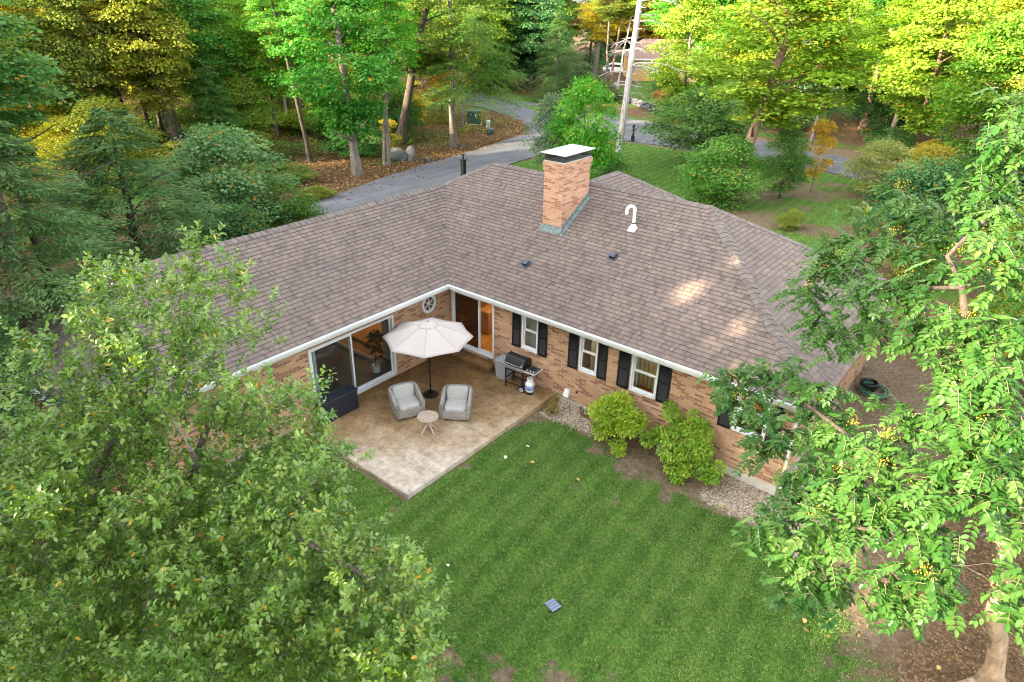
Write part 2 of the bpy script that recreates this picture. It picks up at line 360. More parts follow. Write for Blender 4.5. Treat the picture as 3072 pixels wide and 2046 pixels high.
def mk_ground():
    t = NT('ground'); at = t.n('Attribute'); at.attribute_name = 'mask'
    sp = t.n('SeparateColor', Color=at.outputs['Color']); o = t.obj()
    n_f = t.noise(9, o, 6, .7); n_m = t.noise(1.3, o, 5, .6); n_l = t.noise(.35, o, 3)
    soil = t.ramp(n_f, [(.28, (.08, .056, .036)), (.5, (.17, .125, .082)), (.75, (.27, .21, .145))])
    soil = t.mix(.6, soil, t.ramp(n_m, [(.3, (.72, .70, .66)), (.7, (1.15, 1.1, 1.05))]), 'MULTIPLY')
    vo = t.n('TexVoronoi', Scale=26.0); dn = t.n('TexNoise', Scale=9.0, Detail=3.0); t.t.links.new(o, dn.inputs['Vector']); t.t.links.new(t.mix(.08, o, dn.outputs['Color']), vo.inputs['Vector'])
    lt = t.ramp(t.n('SeparateColor', Color=vo.outputs['Color']).outputs[0], [(0, (.075, .046, .025)), (.45, (.125, .075, .04)), (.8, (.19, .12, .065)), (1, (.30, .21, .13))])
    lt = t.mix(.75, lt, t.ramp(n_m, [(.3, (.55, .52, .45)), (.75, (1.15, 1.05, .95))]), 'MULTIPLY')
    vg = t.n('TexVoronoi', Scale=26.0); t.t.links.new(o, vg.inputs['Vector'])
    gr = t.ramp(t.n('SeparateColor', Color=vg.outputs['Color']).outputs[1], [(0, (.13, .09, .06)), (.35, (.30, .22, .14)), (.7, (.42, .34, .25)), (1, (.55, .5, .43))])
    st = t.n('TexNoise', Scale=1.0, Detail=5.0, Roughness=.65); mp = t.n('Mapping'); mp.inputs['Scale'].default_value = (14, 14, 14); t.t.links.new(o, mp.inputs['Vector']); t.t.links.new(mp.outputs[0], st.inputs['Vector'])
    ga = t.ramp(st.outputs['Fac'], [(.28, (.03, .07, .012)), (.48, (.07, .15, .024)), (.62, (.115, .22, .042)), (.8, (.19, .29, .08))])
    sx = t.n('SeparateXYZ', Vector=o); stp = t.math('SINE', t.math('MULTIPLY', t.math('ADD', sx.outputs[0], t.math('MULTIPLY', sx.outputs[1], .05)), 10.47)); ga = t.mix(.5, ga, t.ramp(t.math('MULTIPLY_ADD', stp, .5, .5), [(.25, (.8, .84, .82)), (.75, (1.16, 1.12, 1.12))]), 'MULTIPLY')
    ga = t.mix(.8, ga, t.ramp(n_m, [(.3, (.6, .66, .62)), (.72, (1.25, 1.12, .95))]), 'MULTIPLY')
    c = t.mix(sp.outputs[1], soil, lt); c = t.mix(sp.outputs[2], c, gr)
    gm = t.ramp(t.math('ADD', sp.outputs[0], t.math('MULTIPLY', t.math('SUBTRACT', n_f, .5), 1.1)), [(.36, (0, 0, 0)), (.62, (1, 1, 1))])
    c = t.mix(gm, c, ga)
    t.set(c, .95, spec=.1); t.bump(t.math('ADD', st.outputs['Fac'], vg.outputs['Distance']), .6, .03)
    return t.m
M['ground'] = mk_ground()
ground = link('ground', npmesh('ground', np.stack([x, y, z], -1), F, {'mask': np.stack([g_, l_, v_], -1)}, [M['ground']]))
ground.data.polygons.foreach_set('use_smooth', [True]*len(ground.data.polygons)); struct(ground)

def mk_asphalt():
    t = NT('asphalt'); o = t.obj()
    c = t.ramp(t.noise(.5, o, 5), [(.3, (.088, .091, .10)), (.7, (.135, .138, .148))])
    c = t.mix(.5, c, t.ramp(t.noise(40, o, 3), [(.3, (.7, .7, .7)), (.7, (1.2, 1.2, 1.2))]), 'MULTIPLY')
    mp = t.n('Mapping'); mp.inputs['Scale'].default_value = (1.6, .12, 1); t.t.links.new(o, mp.inputs['Vector'])
    c = t.mix(.6, c, t.ramp(t.noise(1.5, mp.outputs[0], 4), [(.4, (.72, .72, .74)), (.6, (1.12, 1.12, 1.12))]), 'MULTIPLY')
    vc = t.n('TexVoronoi', Scale=.22); vc.feature = 'DISTANCE_TO_EDGE'; dn = t.n('TexNoise', Scale=2.0, Detail=4.0); t.t.links.new(o, dn.inputs['Vector']); t.t.links.new(t.mix(.12, o, dn.outputs['Color']), vc.inputs['Vector'])
    c = t.mix(t.ramp(vc.outputs['Distance'], [(.002, (.5, .5, .5)), (.006, (0, 0, 0))]), c, (.06, .06, .062))
    c = t.mix(t.ramp(t.noise(.8, o, 6, .7), [(.62, (0, 0, 0)), (.72, (.6, .6, .6))]), c, (.22, .215, .205))
    t.set(c, .85, spec=.3); t.bump(t.noise(90, o, 2), .2, .005); return t.m
M['asphalt'] = mk_asphalt()
def strip(name, A, B, z, mat):
    mb = MB(); n = 60
    def resamp(P):
        P = np.array(P, float); d = np.r_[0, np.cumsum(np.hypot(*np.diff(P, axis=0).T))]; s = np.linspace(0, d[-1], n)
        X = np.interp(s, d, P[:, 0]); Y = np.interp(s, d, P[:, 1])
        k = np.array([1, 2, 3, 2, 1])/9
        for q in (X, Y):
            p = np.pad(q, 2, mode='edge'); q[1:-1] = np.convolve(p, k, 'valid')[1:-1]
        return X+np.sin(s*1.7)*.06, Y+np.cos(s*1.3)*.06
    ax, ay = resamp(A); bx, by = resamp(B)
    zf = z if callable(z) else (lambda x, y: z)
    for i in range(n-1):
        for j in range(4):
            q = []
            for (ii, jj) in ((i, j), (i+1, j), (i+1, j+1), (i, j+1)):
                f = jj/4; px, py = ax[ii]*(1-f)+bx[ii]*f, ay[ii]*(1-f)+by[ii]*f; q.append((px, py, zf(px, py)))
            mb.quad(*q)
    return mb.build(name, mat, sm=True)
struct(strip('driveway', [(-12, -12), (-16.6, 0), (-18.0, 7.3), (-19.6, 13.7), (-20.5, 19.6), (-21.2, 25), (-22.8, 33.8), (-25.0, 36.4), (-27.5, 38.4)], [(-6.4, -12), (-6.4, 0), (-8, 8.6), (-14.5, 13.5), (-15.7, 18), (-16.1, 23.1), (-16.6, 28.5), (-16.3, 33.5), (-15.2, 37.5)], .035, M['asphalt']))
struct(strip('road', [(-130, 52), (-92, 48), (-76, 46.9), (-55, 47.0), (-48.4, 44), (-39.4, 43.2), (-29.4, 39.6), (-24.8, 36.3), (-15.7, 36.0), (-11.2, 36.7), (-.5, 37.6), (3, 36.2), (12, 33), (30, 25), (60, 12)], [(-130, 60), (-92, 55), (-76, 52.0), (-55, 52.4), (-46, 50.4), (-39.5, 48.6), (-31, 48.1), (-23, 47.2), (-17, 46.1), (-9, 44.9), (-1.7, 43.5), (3, 41.7), (14, 38), (34, 31), (66, 20)], .02, M['asphalt']))

# leaves and blades as numpy quads
def leaf_quads(P, D, N, L, W, fold=.25):
    """folded two-quad leaves: P base, D axis, N normal (all Nx3), L length, W half width"""
    D = D/np.linalg.norm(D, axis=1, keepdims=True); N = N-D*(N*D).sum(1, keepdims=True); N /= np.linalg.norm(N, axis=1, keepdims=True)+1e-9
    B = np.cross(D, N); L = L[:, None]; W = W[:, None]
    tip = P+D*L-N*L*.12
    l1 = P+D*L*.30-B*W+N*W*fold; l2 = P+D*L*.68-B*W*.8+N*W*fold; r1 = P+D*L*.30+B*W+N*W*fold; r2 = P+D*L*.68+B*W*.8+N*W*fold
    V = np.stack([P, l1, l2, tip, r2, r1], 1).reshape(-1, 3)
    i = np.arange(len(P))[:, None]*6
    F = np.concatenate([i+np.array([[0, 3, 2, 1]]), i+np.array([[0, 5, 4, 3]])], 1).reshape(-1, 4)
    return V, F
def cards(P, D, N, L, W):
    D = D/(np.linalg.norm(D, axis=1, keepdims=True)+1e-9); N = N-D*(N*D).sum(1, keepdims=True); N /= np.linalg.norm(N, axis=1, keepdims=True)+1e-9
    B = np.cross(D, N); L = L[:, None]; W = W[:, None]
    V = np.stack([P, P+D*L*.45-B*W, P+D*L-N*L*.1, P+D*L*.55+B*W], 1).reshape(-1, 3)
    return V, (np.arange(len(P))[:, None]*4+np.array([[0, 1, 2, 3]]))
def rdir(n, rg): v = rg.normal(size=(n, 3)); return v/np.linalg.norm(v, axis=1, keepdims=True)

# lawn grass: short blades
M['grass'] = mk_leaf('grass_blade', False, (.138, .24, .055), (.38, .35, .18), .3, .12, .5, .93)
def lawn(name, x0, x1, y0, y1, n, hmin, hmax, wd):
    px = rng.uniform(x0, x1, n); py = rng.uniform(y0, y1, n); g, _, _ = masks(px, py)
    g = g*np.clip(.08+.75*fbm(px, py, 2.4, 21)+.75*fbm(px, py, .8, 23), .1, 1); k = rng.random(n) < g*1.15; px, py = px[k], py[k]; m = len(px)
    P = np.stack([px, py, ground_z(px, py)-.005+(fbm(px, py, .5, 3)-.5)*.05], -1)
    D = np.stack([rng.normal(0, .5, m), rng.normal(0, .5, m)+.2*np.sign(np.sin((px+.05*py)*6.28/.6)), np.ones(m)], -1); N = rdir(m, rng)
    V, F = cards(P, D, N, rng.uniform(hmin, hmax, m), np.full(m, wd))
    v = np.clip(-.16+.5*fbm(px, py, .9, 31)+.72*fbm(px, py, 2.6, 33)+.11*np.tanh(2*np.sin((px+.05*py)*6.28/.6))+rng.normal(0, .13, m), 0, .92); v = np.where(rng.random(m) < .15, .97, v)
    return struct(link(name, npmesh(name, V, F, {'v': np.repeat(np.minimum(v, .9) if y0 > 5 else v, 4)}, [M['grass']])), 'stuff')
lawn('grass', -1, 17, -13, 0, 330000, .035, .085, .008)
lawn('front_lawn_grass', -17, 7, 9, 37, 60000, .05, .12, .022)

# pebbles in the beds along the wall
def pebbles():
    n = 9000; px = np.r_[rng.uniform(4.6, 6.8, n//3), rng.uniform(9.7, 12.8, n-n//3)]; py = rng.uniform(-1.9, .9, n)
    _, _, g = masks(px, py); k = (rng.random(n) < g*.9) & ~((px < 11.25) & (py > -.02)); px, py = px[k], py[k]; m = len(px)
    s = rng.uniform(.012, .032, m); base = np.array([(1, 0, 0), (0, 1, 0), (-1, 0, 0), (0, -1, 0), (0, 0, .75), (.7, .7, -.3)])
    V = base[None]*s[:, None, None]*rng.uniform(.7, 1.25, (m, 1, 3)); a = rng.uniform(0, 6.3, m); c, q = np.cos(a)[:, None], np.sin(a)[:, None]
    V = np.stack([V[..., 0]*c-V[..., 1]*q, V[..., 0]*q+V[..., 1]*c, V[..., 2]], -1)+np.stack([px, py, ground_z(px, py)+.008], -1)[:, None]
    F = (np.arange(m)[:, None, None]*6+np.array([[0, 1, 4], [1, 2, 4], [2, 3, 4], [3, 0, 4]])).reshape(-1, 3)
    t = NT('pebble'); v = t.n('Attribute'); v.attribute_name = 'v'
    t.set(t.ramp(v.outputs['Fac'], [(0, (.16, .10, .07)), (.3, (.33, .23, .14)), (.6, (.44, .36, .26)), (.85, (.55, .50, .42)), (1, (.30, .29, .28))]), .75)
    struct(link('gravel', npmesh('gravel', V.reshape(-1, 3), F, {'v': np.repeat(rng.random(m), 6)}, [t.m])), 'stuff')
pebbles()

# stamped concrete patio
def mk_patio():
    t = NT('stamped_concrete'); o = t.obj(); uv = t.uv()
    s = t.n('SeparateXYZ', Vector=o)
    # worn to grey towards the open side, still brown under the eaves
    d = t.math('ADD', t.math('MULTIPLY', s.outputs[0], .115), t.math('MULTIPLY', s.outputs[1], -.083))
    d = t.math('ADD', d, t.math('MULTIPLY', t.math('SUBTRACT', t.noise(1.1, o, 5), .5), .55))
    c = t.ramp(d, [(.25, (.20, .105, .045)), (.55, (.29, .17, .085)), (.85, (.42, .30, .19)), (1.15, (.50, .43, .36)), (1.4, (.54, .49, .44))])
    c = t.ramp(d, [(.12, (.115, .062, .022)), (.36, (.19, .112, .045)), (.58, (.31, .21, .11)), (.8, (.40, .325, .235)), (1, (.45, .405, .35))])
    c = t.mix(.85, c, t.ramp(t.noise(6, o, 7, .75), [(.32, (.55, .53, .52)), (.5, (1, .98, .96)), (.68, (1.3, 1.28, 1.26))]), 'MULTIPLY')
    rot = t.n('Mapping'); t.t.links.new(o, rot.inputs['Vector']); rot.inputs['Rotation'].default_value = (0, 0, R_(0))
    br = t.n('TexBrick', Scale=1.0, Color1=(.82, .82, .82, 1), Color2=(1.12, 1.1, 1.06, 1), Mortar=(.55, .5, .45, 1)); br.inputs['Brick Width'].default_value = .52; br.inputs['Row Height'].default_value = .30; br.squash = .55; br.squash_frequency = 2
    br.inputs['Mortar Size'].default_value = .006; br.offset = .33; t.t.links.new(rot.outputs[0], br.inputs['Vector'])
    c = t.mix(.4, c, br.outputs['Color'], 'MULTIPLY')
    c = t.mix(.7, c, t.ramp(t.noise(2.2, o, 7, .72), [(.32, (.62, .60, .58)), (.5, (1, 1, 1)), (.68, (1.18, 1.16, 1.15))]), 'MULTIPLY')
    cr = t.noise(13, o, 7, .78); c = t.mix(t.ramp(cr, [(.58, (0, 0, 0)), (.64, (.7, .7, .7))]), c, (.09, .07, .055))
    t.set(c, .62, spec=.35); t.bump(t.math('SUBTRACT', t.noise(10, o, 5), t.math('MULTIPLY', br.outputs['Fac'], .8)), .4, .012); return t.m
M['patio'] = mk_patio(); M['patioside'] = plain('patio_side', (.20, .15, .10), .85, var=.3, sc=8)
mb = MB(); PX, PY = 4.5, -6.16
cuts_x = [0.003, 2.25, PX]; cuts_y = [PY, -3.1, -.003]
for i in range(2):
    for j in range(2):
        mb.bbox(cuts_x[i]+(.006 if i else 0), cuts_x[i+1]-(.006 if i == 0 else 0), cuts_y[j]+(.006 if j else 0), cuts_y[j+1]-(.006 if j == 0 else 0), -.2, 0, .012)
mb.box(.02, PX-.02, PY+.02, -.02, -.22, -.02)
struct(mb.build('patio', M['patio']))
mb = MB(); mb.bbox(.30, 2.13, -.47, -.004, .0, .17, .018)
tag(mb.build('concrete_step', M['patio']), 'brown stamped concrete step below the narrow sliding door', 'step')
# ------------------------------------------------------------------ the brick house
O, ZE, XL, R1, XE, SL, LX = .519, 2.701, -2.776, 4.047, 6.777, .5889, 11.25
ZR = ZE+SL*(R1+O); ZL = ZE+SL*(O-XL); XW = R1+2*XL; YN = 2*R1+O; XWE = 2*XL-O; YRE = -7.86; YSE = YRE-(O-XL); YS = YSE+O; EX = LX+O
house = thing('brick_house', 'single storey tan brick house with brown shingle roof and black shutters', 'house')
def wall(mb, ax, c, a0, a1, z0, z1, ops, th):
    """wall in the plane axis ax = c; th reaches inwards"""
    A = sorted({a0, a1, *[v for o in ops for v in o[:2]]}); Z = sorted({z0, z1, *[v for o in ops for v in o[2:]]})
    P = (lambda a, d, z: (c+d, a, z)) if ax == 0 else (lambda a, d, z: (a, c+d, z))
    for i in range(len(A)-1):
        for j in range(len(Z)-1):
            am, zm = (A[i]+A[i+1])/2, (Z[j]+Z[j+1])/2
            if any(o[0] < am < o[1] and o[2] < zm < o[3] for o in ops): continue
            mb.quad(P(A[i], 0, Z[j]), P(A[i+1], 0, Z[j]), P(A[i+1], 0, Z[j+1]), P(A[i], 0, Z[j+1]))
            mb.quad(P(A[i], th, Z[j]), P(A[i], th, Z[j+1]), P(A[i+1], th, Z[j+1]), P(A[i+1], th, Z[j]))
    for o in ops:
        for (q, r) in (((o[0], o[2]), (o[1], o[2])), ((o[1], o[2]), (o[1], o[3])), ((o[1], o[3]), (o[0], o[3])), ((o[0], o[3]), (o[0], o[2]))):
            mb.quad(P(q[0], 0, q[1]), P(r[0], 0, r[1]), P(r[0], th, r[1]), P(q[0], th, q[1]))
ZB, ZT = -.04, ZE-.16
SLD1 = (-5.50, -2.42, .05, 2.12); SLD2 = (.14, 1.98, .27, 2.26)
WIN = [(3.09, 3.70, 1.08, 2.30), (5.20, 5.81, 1.08, 2.30), (6.90, 7.71, 1.08, 2.30), (9.86, 10.70, 1.08, 2.30)]
RW = (-1.13, -.73, 1.78, 2.18)
for ax, c, a0, a1, ops, th in ((0, 0, YS, .0, [SLD1, RW], -.18), (1, 0, 0, LX, [SLD2]+WIN, .18), (0, LX, 0, 2*R1, [(2.4, 3.3, 1.1, 2.3), (5.2, 6.1, 1.1, 2.3)], -.18), (1, 2*R1, XWE+O, LX, [], -.18), (0, XWE+O, YS, 2*R1, [], .18), (1, YS, XWE+O, 0, [], .18)):
    mb = MB(); wall(mb, ax, c, a0, a1, ZB, ZT, ops, th); mb.build('wall', M['brick'], house)
# concrete foundation, set in a little under the brick
mb = MB()
for x0, x1, y0, y1 in ((.02, LX-.02, .02, .2), (LX-.2, LX-.02, .2, 2*R1-.02), (-.2, -.02, YS+.02, -.0), (XWE+O+.02, -.2, YS+.02, YS+.2)):
    mb.box(x0, x1, y0, y1, -.7, ZB-.002)
mb.build('foundation', M['conc'], house)

# ---- roof planes built as overlapping courses of shingles
def clip(poly, f, keep):   # poly: list of (u, v)
    out = []
    for i in range(len(poly)):
        a, b = poly[i], poly[(i+1) % len(poly)]; da, db = (a[1]-f)*keep, (b[1]-f)*keep
        if da >= 0: out.append(a)
        if da*db < 0: t = da/(da-db); out.append((a[0]+(b[0]-a[0])*t, a[1]+(b[1]-a[1])*t))
    return out
def roof_plane(pts, udir, zf, exp=.136, th=.019):
    P3 = [Vector((x, y, zf(x, y))) for x, y in pts]; u = Vector((*udir, 0))
    n = (P3[1]-P3[0]).cross(P3[2]-P3[0]).normalized(); n = n if n.z > 0 else -n
    v = n.cross(u); v = v if v.z > 0 else -v; v.normalize(); o = P3[0]
    uv = [((p-o).dot(u), (p-o).dot(v)) for p in P3]; v0 = min(q[1] for q in uv); v1 = max(q[1] for q in uv)
    if sum(uv[i][0]*uv[(i+1) % len(uv)][1]-uv[(i+1) % len(uv)][0]*uv[i][1] for i in range(len(uv))) < 0: uv = uv[::-1]
    flip = u.cross(v).dot(n) < 0
    mb = MB(); r = random.Random(len(pts))
    def T(a, b, h): return o+u*a+v*b+n*h
    def put(poly, fn, mp):
        vs = [fn(*q) for q in poly]; uvs = [mp(*q) for q in poly]
        if flip: vs, uvs = vs[::-1], uvs[::-1]
        mb.add(vs, [tuple(range(len(vs)))], [uvs])
    k = 0; b = v0-.03
    put(uv, lambda a, c: T(a, c, -.03), lambda a, c: (a, 0))
    while b < v1:
        q = clip(clip(uv if k else [(a, c-.03 if c < v0+1e-4 else c) for a, c in uv], b, 1), b+exp+.02, -1)
        if len(q) >= 3:
            off = r.random()*40
            H = lambda a, c, b=b: T(a, c, th*(1-(c-b)/(exp+.02))+.002)
            put(q, H, lambda a, c, b=b, k=k, off=off: (a+off, k+min(.98, max(.02, (c-b)/exp))))
            lo = sorted([p for p in q if abs(p[1]-b) < 1e-4])
            if len(lo) >= 2:
                a0, a1 = lo[0][0], lo[-1][0]
                mb.cur = 1; mb.quad(T(a0, b, -.004), T(a1, b, -.004), T(a1, b, th+.002), T(a0, b, th+.002), [(a0+off, k+.1)]*4); mb.cur = 0
        b += exp; k += 1
    return mb.build('roof', [M['roof'], M['edge']], house)
zS = lambda x, y: ZE+SL*(y+O); zLE = lambda x, y: ZE+SL*(O-x); zW = lambda x, y: ZE+SL*(x-XWE); zN = lambda x, y: ZE+SL*(YN-y)
sE = (ZR-ZE)/(EX-XE); zE = lambda x, y: ZE+sE*(EX-x)
roof_plane([(O, -O), (EX, -O), (XE, R1), (XW, R1), (XL, -XL)], (1, 0), zS)
roof_plane([(O, YSE), (O, -O), (XL, -XL), (XL, YRE)], (0, 1), zLE)
roof_plane([(XWE, YSE), (O, YSE), (XL, YRE)], (1, 0), lambda x, y: ZE+SL*(y-YSE))
roof_plane([(XWE, YSE), (XWE, YN), (XW, R1), (XL, -XL), (XL, YRE)], (0, 1), zW)
roof_plane([(EX, -O), (EX, YN), (XE, R1)], (0, 1), zE)
roof_plane([(XWE, YN), (EX, YN), (XE, R1), (XW, R1)], (1, 0), zN)
FX, FY, FH = 2.5, 5.98, R1+O
roof_plane([(FX, R1-.1), (FX, FY), (FX+FH, FY+FH), (FX+FH, YN), ], (0, 1), lambda x, y: ZE+.01+SL*(FX+FH-x))
roof_plane([(FX, R1-.1), (FX, FY), (FX-FH, FY+FH), (FX-FH, YN), ], (0, 1), lambda x, y: ZE+.01+SL*(x-FX+FH))
roof_plane([(FX-FH, FY+FH), (FX+FH, FY+FH), (FX, FY)], (1, 0), lambda x, y: ZE+.01+SL*(FY+FH-y))
def caps(A, B, n1, n2):
    A, B = Vector(A), Vector(B); d = (B-A); L = d.length; d.normalize(); mb = MB(); r = random.Random(3); n1, n2 = Vector(n1).normalized(), Vector(n2).normalized()
    s1 = d.cross(n1); s1 = s1 if s1.z < 0 else -s1; s2 = d.cross(n2); s2 = s2 if s2.z < 0 else -s2; up = (n1+n2).normalized()
    k = 0; st = .185
    while k*st < L-.05:
        a = A+d*(k*st); b = A+d*min(L+.05, k*st+.29); h0, h1 = .030+r.uniform(0, .006), .010; w_ = .155+r.uniform(-.006, .006)
        p = [a+s1*w_+n1*h0, a+up*(h0+.008), a+s2*w_+n2*h0, b+s1*w_*.97+n1*h1, b+up*(h1+.004), b+s2*w_*.97+n2*h1]
        q = [a+s1*w_-n1*.005, a, a+s2*w_-n2*.005, b+s1*w_-n1*.005, b+s2*w_-n2*.005]
        mb.add(p+q, [(0, 1, 4, 3), (1, 2, 5, 4), (6, 7, 1, 0), (7, 8, 2, 1), (6, 0, 3, 9), (8, 10, 5, 2)]); k += 1
    return mb.build('ridge_cap', M['cap'], house)
nS, nN, nLE, nW, nE = (0, -SL, 1), (0, SL, 1), (SL, 0, 1), (-SL, 0, 1), (sE, 0, 1)
caps((XE, R1, ZR), (XW, R1, ZR), nS, nN); caps((EX+.02, -O-.02, ZE), (XE, R1, ZR), nS, nE); caps((EX, YN, ZE), (XE, R1, ZR), nN, nE)
caps((XL, YRE, ZL), (XL, -XL, ZL), nLE, nW); caps((O, YSE, ZE), (XL, YRE, ZL), nS, nLE); caps((XWE, YSE, ZE), (XL, YRE, ZL), nS, nW); caps((XL, -XL, ZL), (XW, R1, ZR), nS, nW); caps((XWE, YN, ZE), (XW, R1, ZR), nN, nW)
caps((FX, FY, ZR), (FX, R1+.1, ZR), nLE, nW); caps((FX+FH, FY+FH, ZE), (FX, FY, ZR), nLE, nN); caps((FX-FH, FY+FH, ZE), (FX, FY, ZR), nW, nN)
# ---- gutters, soffits and a shade-brown header band under the eaves
def gutter(p0, p1, out):
    p0, p1, out = Vector(p0), Vector(p1), Vector(out); mb = MB(); up = Vector((0, 0, 1))
    prof = [(-.05, -.19), (.05, -.19), (.09, -.12), (.115, -.05), (.12, -.012), (.105, -.008), (.10, -.045), (.03, -.10), (.0, -.03), (-.05, -.03)]
    vs = [p+out*a+up*b for p in (p0, p1) for a, b in prof]; n = len(prof)
    mb.add(vs, [(i, (i+1) % n, n+(i+1) % n, n+i) for i in range(n)]+[tuple(range(n))[::-1], tuple(range(n, 2*n))])
    return mb.build('gutter', M['gutter'], house)
gutter((O+.0, -O, ZE), (O+.0, YSE, ZE), (1, 0, 0)); gutter((O, YSE, ZE), (XWE, YSE, ZE), (0, -1, 0)); gutter((O, -O, ZE), (EX, -O, ZE), (0, -1, 0))
mb = MB(); mb.box(EX-.03, EX+.012, -O, YN, ZE-.19, ZE-.02); mb.box(XWE-.012, XWE+.03, YSE, YN, ZE-.19, ZE-.02); mb.box(XWE+.03, EX-.03, YN-.03, YN+.012, ZE-.19, ZE-.02); mb.build('fascia', M['soffit'], house)
mb = MB()
for x0, x1, y0, y1 in ((.05, O-.06, YSE+.06, -.6), (O+.06, EX-.04, -O+.06, -.05), (LX+.05, EX-.04, .0, YN-.06), (-.045, O, -.6, -.05), (XWE+.04, .04, YSE+.06, YS-.03)): mb.box(x0, x1, y0, y1, ZT+.01, ZT+.03)
mb.build('soffit', M['soffit'], house)
mb = MB(); mb.box(.002, .03, -5.6, -2.2, 2.16, ZT); mb.build('header_shade_band', M['soffit'], house)  # brown header band with the soffit's shadow put into its colour
mb = MB(); mb.box(LX+.003, LX+.07, .12, .2, -.3, ZT); mb.build('downspout', M['gutter'], house)
mb = MB(); mb.bbox(LX+.003, LX+.2, .55, .85, -.15, .2, .03); mb.build('meter_box', M['galv'], house)

# ---- windows with shutters
def window(ax, o, sash=True, curtain=True):
    a0, a1, z0, z1 = o
    def B(mb, a, b, d0, d1, z, zz):
        if ax == 1: mb.box(a, b, d0, d1, z, zz)
        else: mb.box(LX-d1, LX-d0, a, b, z, zz)
    f = MB(); e = .002
    B(f, a0+e, a0+.05, -.015, .10, z0+e, z1-e); B(f, a1-.05, a1-e, -.015, .10, z0+e, z1-e); B(f, a0+.05, a1-.05, -.015, .10, z1-.05, z1-e); B(f, a0+.05, a1-.05, -.03, .10, z0+e, z0+.06)
    fo = f.build('window', M['frame'], house)
    s = MB(); zm = (z0+z1)/2+.02
    for zz0, zz1, d in ((z0+.06, zm+.02, .03), (zm-.02, z1-.05, .065)):
        B(s, a0+.052, a0+.09, d, d+.03, zz0, zz1); B(s, a1-.09, a1-.052, d, d+.03, zz0, zz1)
        B(s, a0+.09, a1-.09, d, d+.03, zz0, zz0+.055); B(s, a0+.09, a1-.09, d, d+.03, zz1-.035, zz1)
    s.build('sash', M['frame'], fo)
    g = MB(); B(g, a0+.09, a1-.09, .043, .047, z0+.11, zm); B(g, a0+.09, a1-.09, .078, .082, zm, z1-.08); g.build('pane', M['glass'], fo)
    b = MB(); n = round((a1-a0+.1)/.07)
    for k in range(n):
        q = a0-.05+(a1-a0+.1)*k/n
        if ax == 1: b.bbox(q+.004, q+(a1-a0+.1)/n-.004, -.055, -.002, z0-.075, z0-.002, .006, seg=1)
        else: b.bbox(LX+.002, LX+.055, q+.004, q+(a1-a0+.1)/n-.004, z0-.075, z0-.002, .006, seg=1)
    b.build('brick_sill', M['brick'], fo)
    return fo
def shutter(a0, a1, z0=1.07, z1=2.34):
    mb = MB(); y0, y1 = -.035, -.004; t = .045; zm = z0+(z1-z0)*.46
    mb.box(a0, a0+t, y0, y1, z0, z1); mb.box(a1-t, a1, y0, y1, z0, z1)
    for q, h in ((z0, .075), (zm, .06), (z1-.06, .06)): mb.box(a0+t, a1-t, y0, y1, q, q+h)
    for q0, q1 in ((z0+.075, zm), (zm+.06, z1-.06)):
        n = int((q1-q0)/.032)
        for k in range(n):
            z = q0+(q1-q0)*(k+.5)/n; m = Matrix.Translation((0, -.018, z)) @ Matrix.Rotation(R_(38), 4, 'X'); mb.box(a0+t, a1-t, -.018, .018, -.003, .003, m)
    mb.box(a0+.02, a1-.02, -.008, -.003, z0+.02, z1-.02)
    return mb.build('shutter', M['black'], house)
for o, sl, sr in zip(WIN, ((2.73, 3.05), (4.83, 5.165), (6.50, 6.86), (9.49, 9.83)), ((3.73, 4.06), (5.84, 6.14), (7.73, 8.09), (10.72, 11.05))):
    window(1, o); shutter(*sl); shutter(*sr)
for a in ((2.4, 3.3, 1.1, 2.3), (5.2, 6.1, 1.1, 2.3)): window(0, a)
# curtains and things seen behind the panes
def drape(a0, a1, z0, z1, y, mat, name='curtain', ax=1, amp=.03, sp=.09):
    mb = MB(); n = int((a1-a0)/.012); P = lambda a, d, z: (a, y+d, z) if ax == 1 else (y+d, a, z)
    for k in range(n):
        q0, q1 = a0+(a1-a0)*k/n, a0+(a1-a0)*(k+1)/n; d0, d1 = amp*math.sin(q0/sp*6.28), amp*math.sin(q1/sp*6.28)
        mb.quad(P(q0, d0, z0), P(q1, d1, z0), P(q1, d1, z1), P(q0, d0, z1))
    return mb.build(name, mat, house, sm=True)
drape(3.0, 3.8, .9, 2.4, .30, M['curtain']); drape(5.72, 5.95, .9, 2.4, .30, M['blind']); drape(6.72, 7.0, .9, 2.4, .30, M['blind']); drape(-5.45, -5.05, .12, 2.08, -.32, M['blind'], 'vertical_blind', 0, .04, .12)

# ---- sliding doors
def slider(o, ax, name, mull, scr):
    a0, a1, z0, z1 = o; f = MB(); g = MB(); s = MB()
    def B(mb, a, b, d0, d1, z, zz):
        if ax == 1: mb.box(a, b, d0, d1, z, zz)
        else: mb.box(-d1, -d0, a, b, z, zz)
    e = .002
    B(f, a0+e, a0+.07, -.02, .13, z0+e, z1-e); B(f, a1-.07, a1-e, -.02, .13, z0+e, z1-e); B(f, a0+.07, a1-.07, -.02, .13, z1-.06, z1-e); B(f, a0+.07, a1-.07, -.05, .13, z0+e, z0+.05)
    fo = f.build(name, M['frame'], house)
    for k, (p, q, d) in enumerate(((a0+.07, mull+.035, .02), (mull-.035, a1-.07, .07))):
        pf = MB(); w_ = .055
        B(pf, p+e, p+w_, d, d+.035, z0+.05, z1-.062); B(pf, q-w_, q-e, d, d+.035, z0+.05, z1-.062); B(pf, p+w_, q-w_, d, d+.035, z0+.05, z0+.14); B(pf, p+w_, q-w_, d, d+.035, z1-.115, z1-.062)
        po = pf.build('door_panel', M['frame'], fo)
        pg = MB(); B(pg, p+w_, q-w_, d+.015, d+.02, z0+.14, z1-.115); pg.build('pane', M['screen'] if scr == k else M['glass'], fo)
    return fo
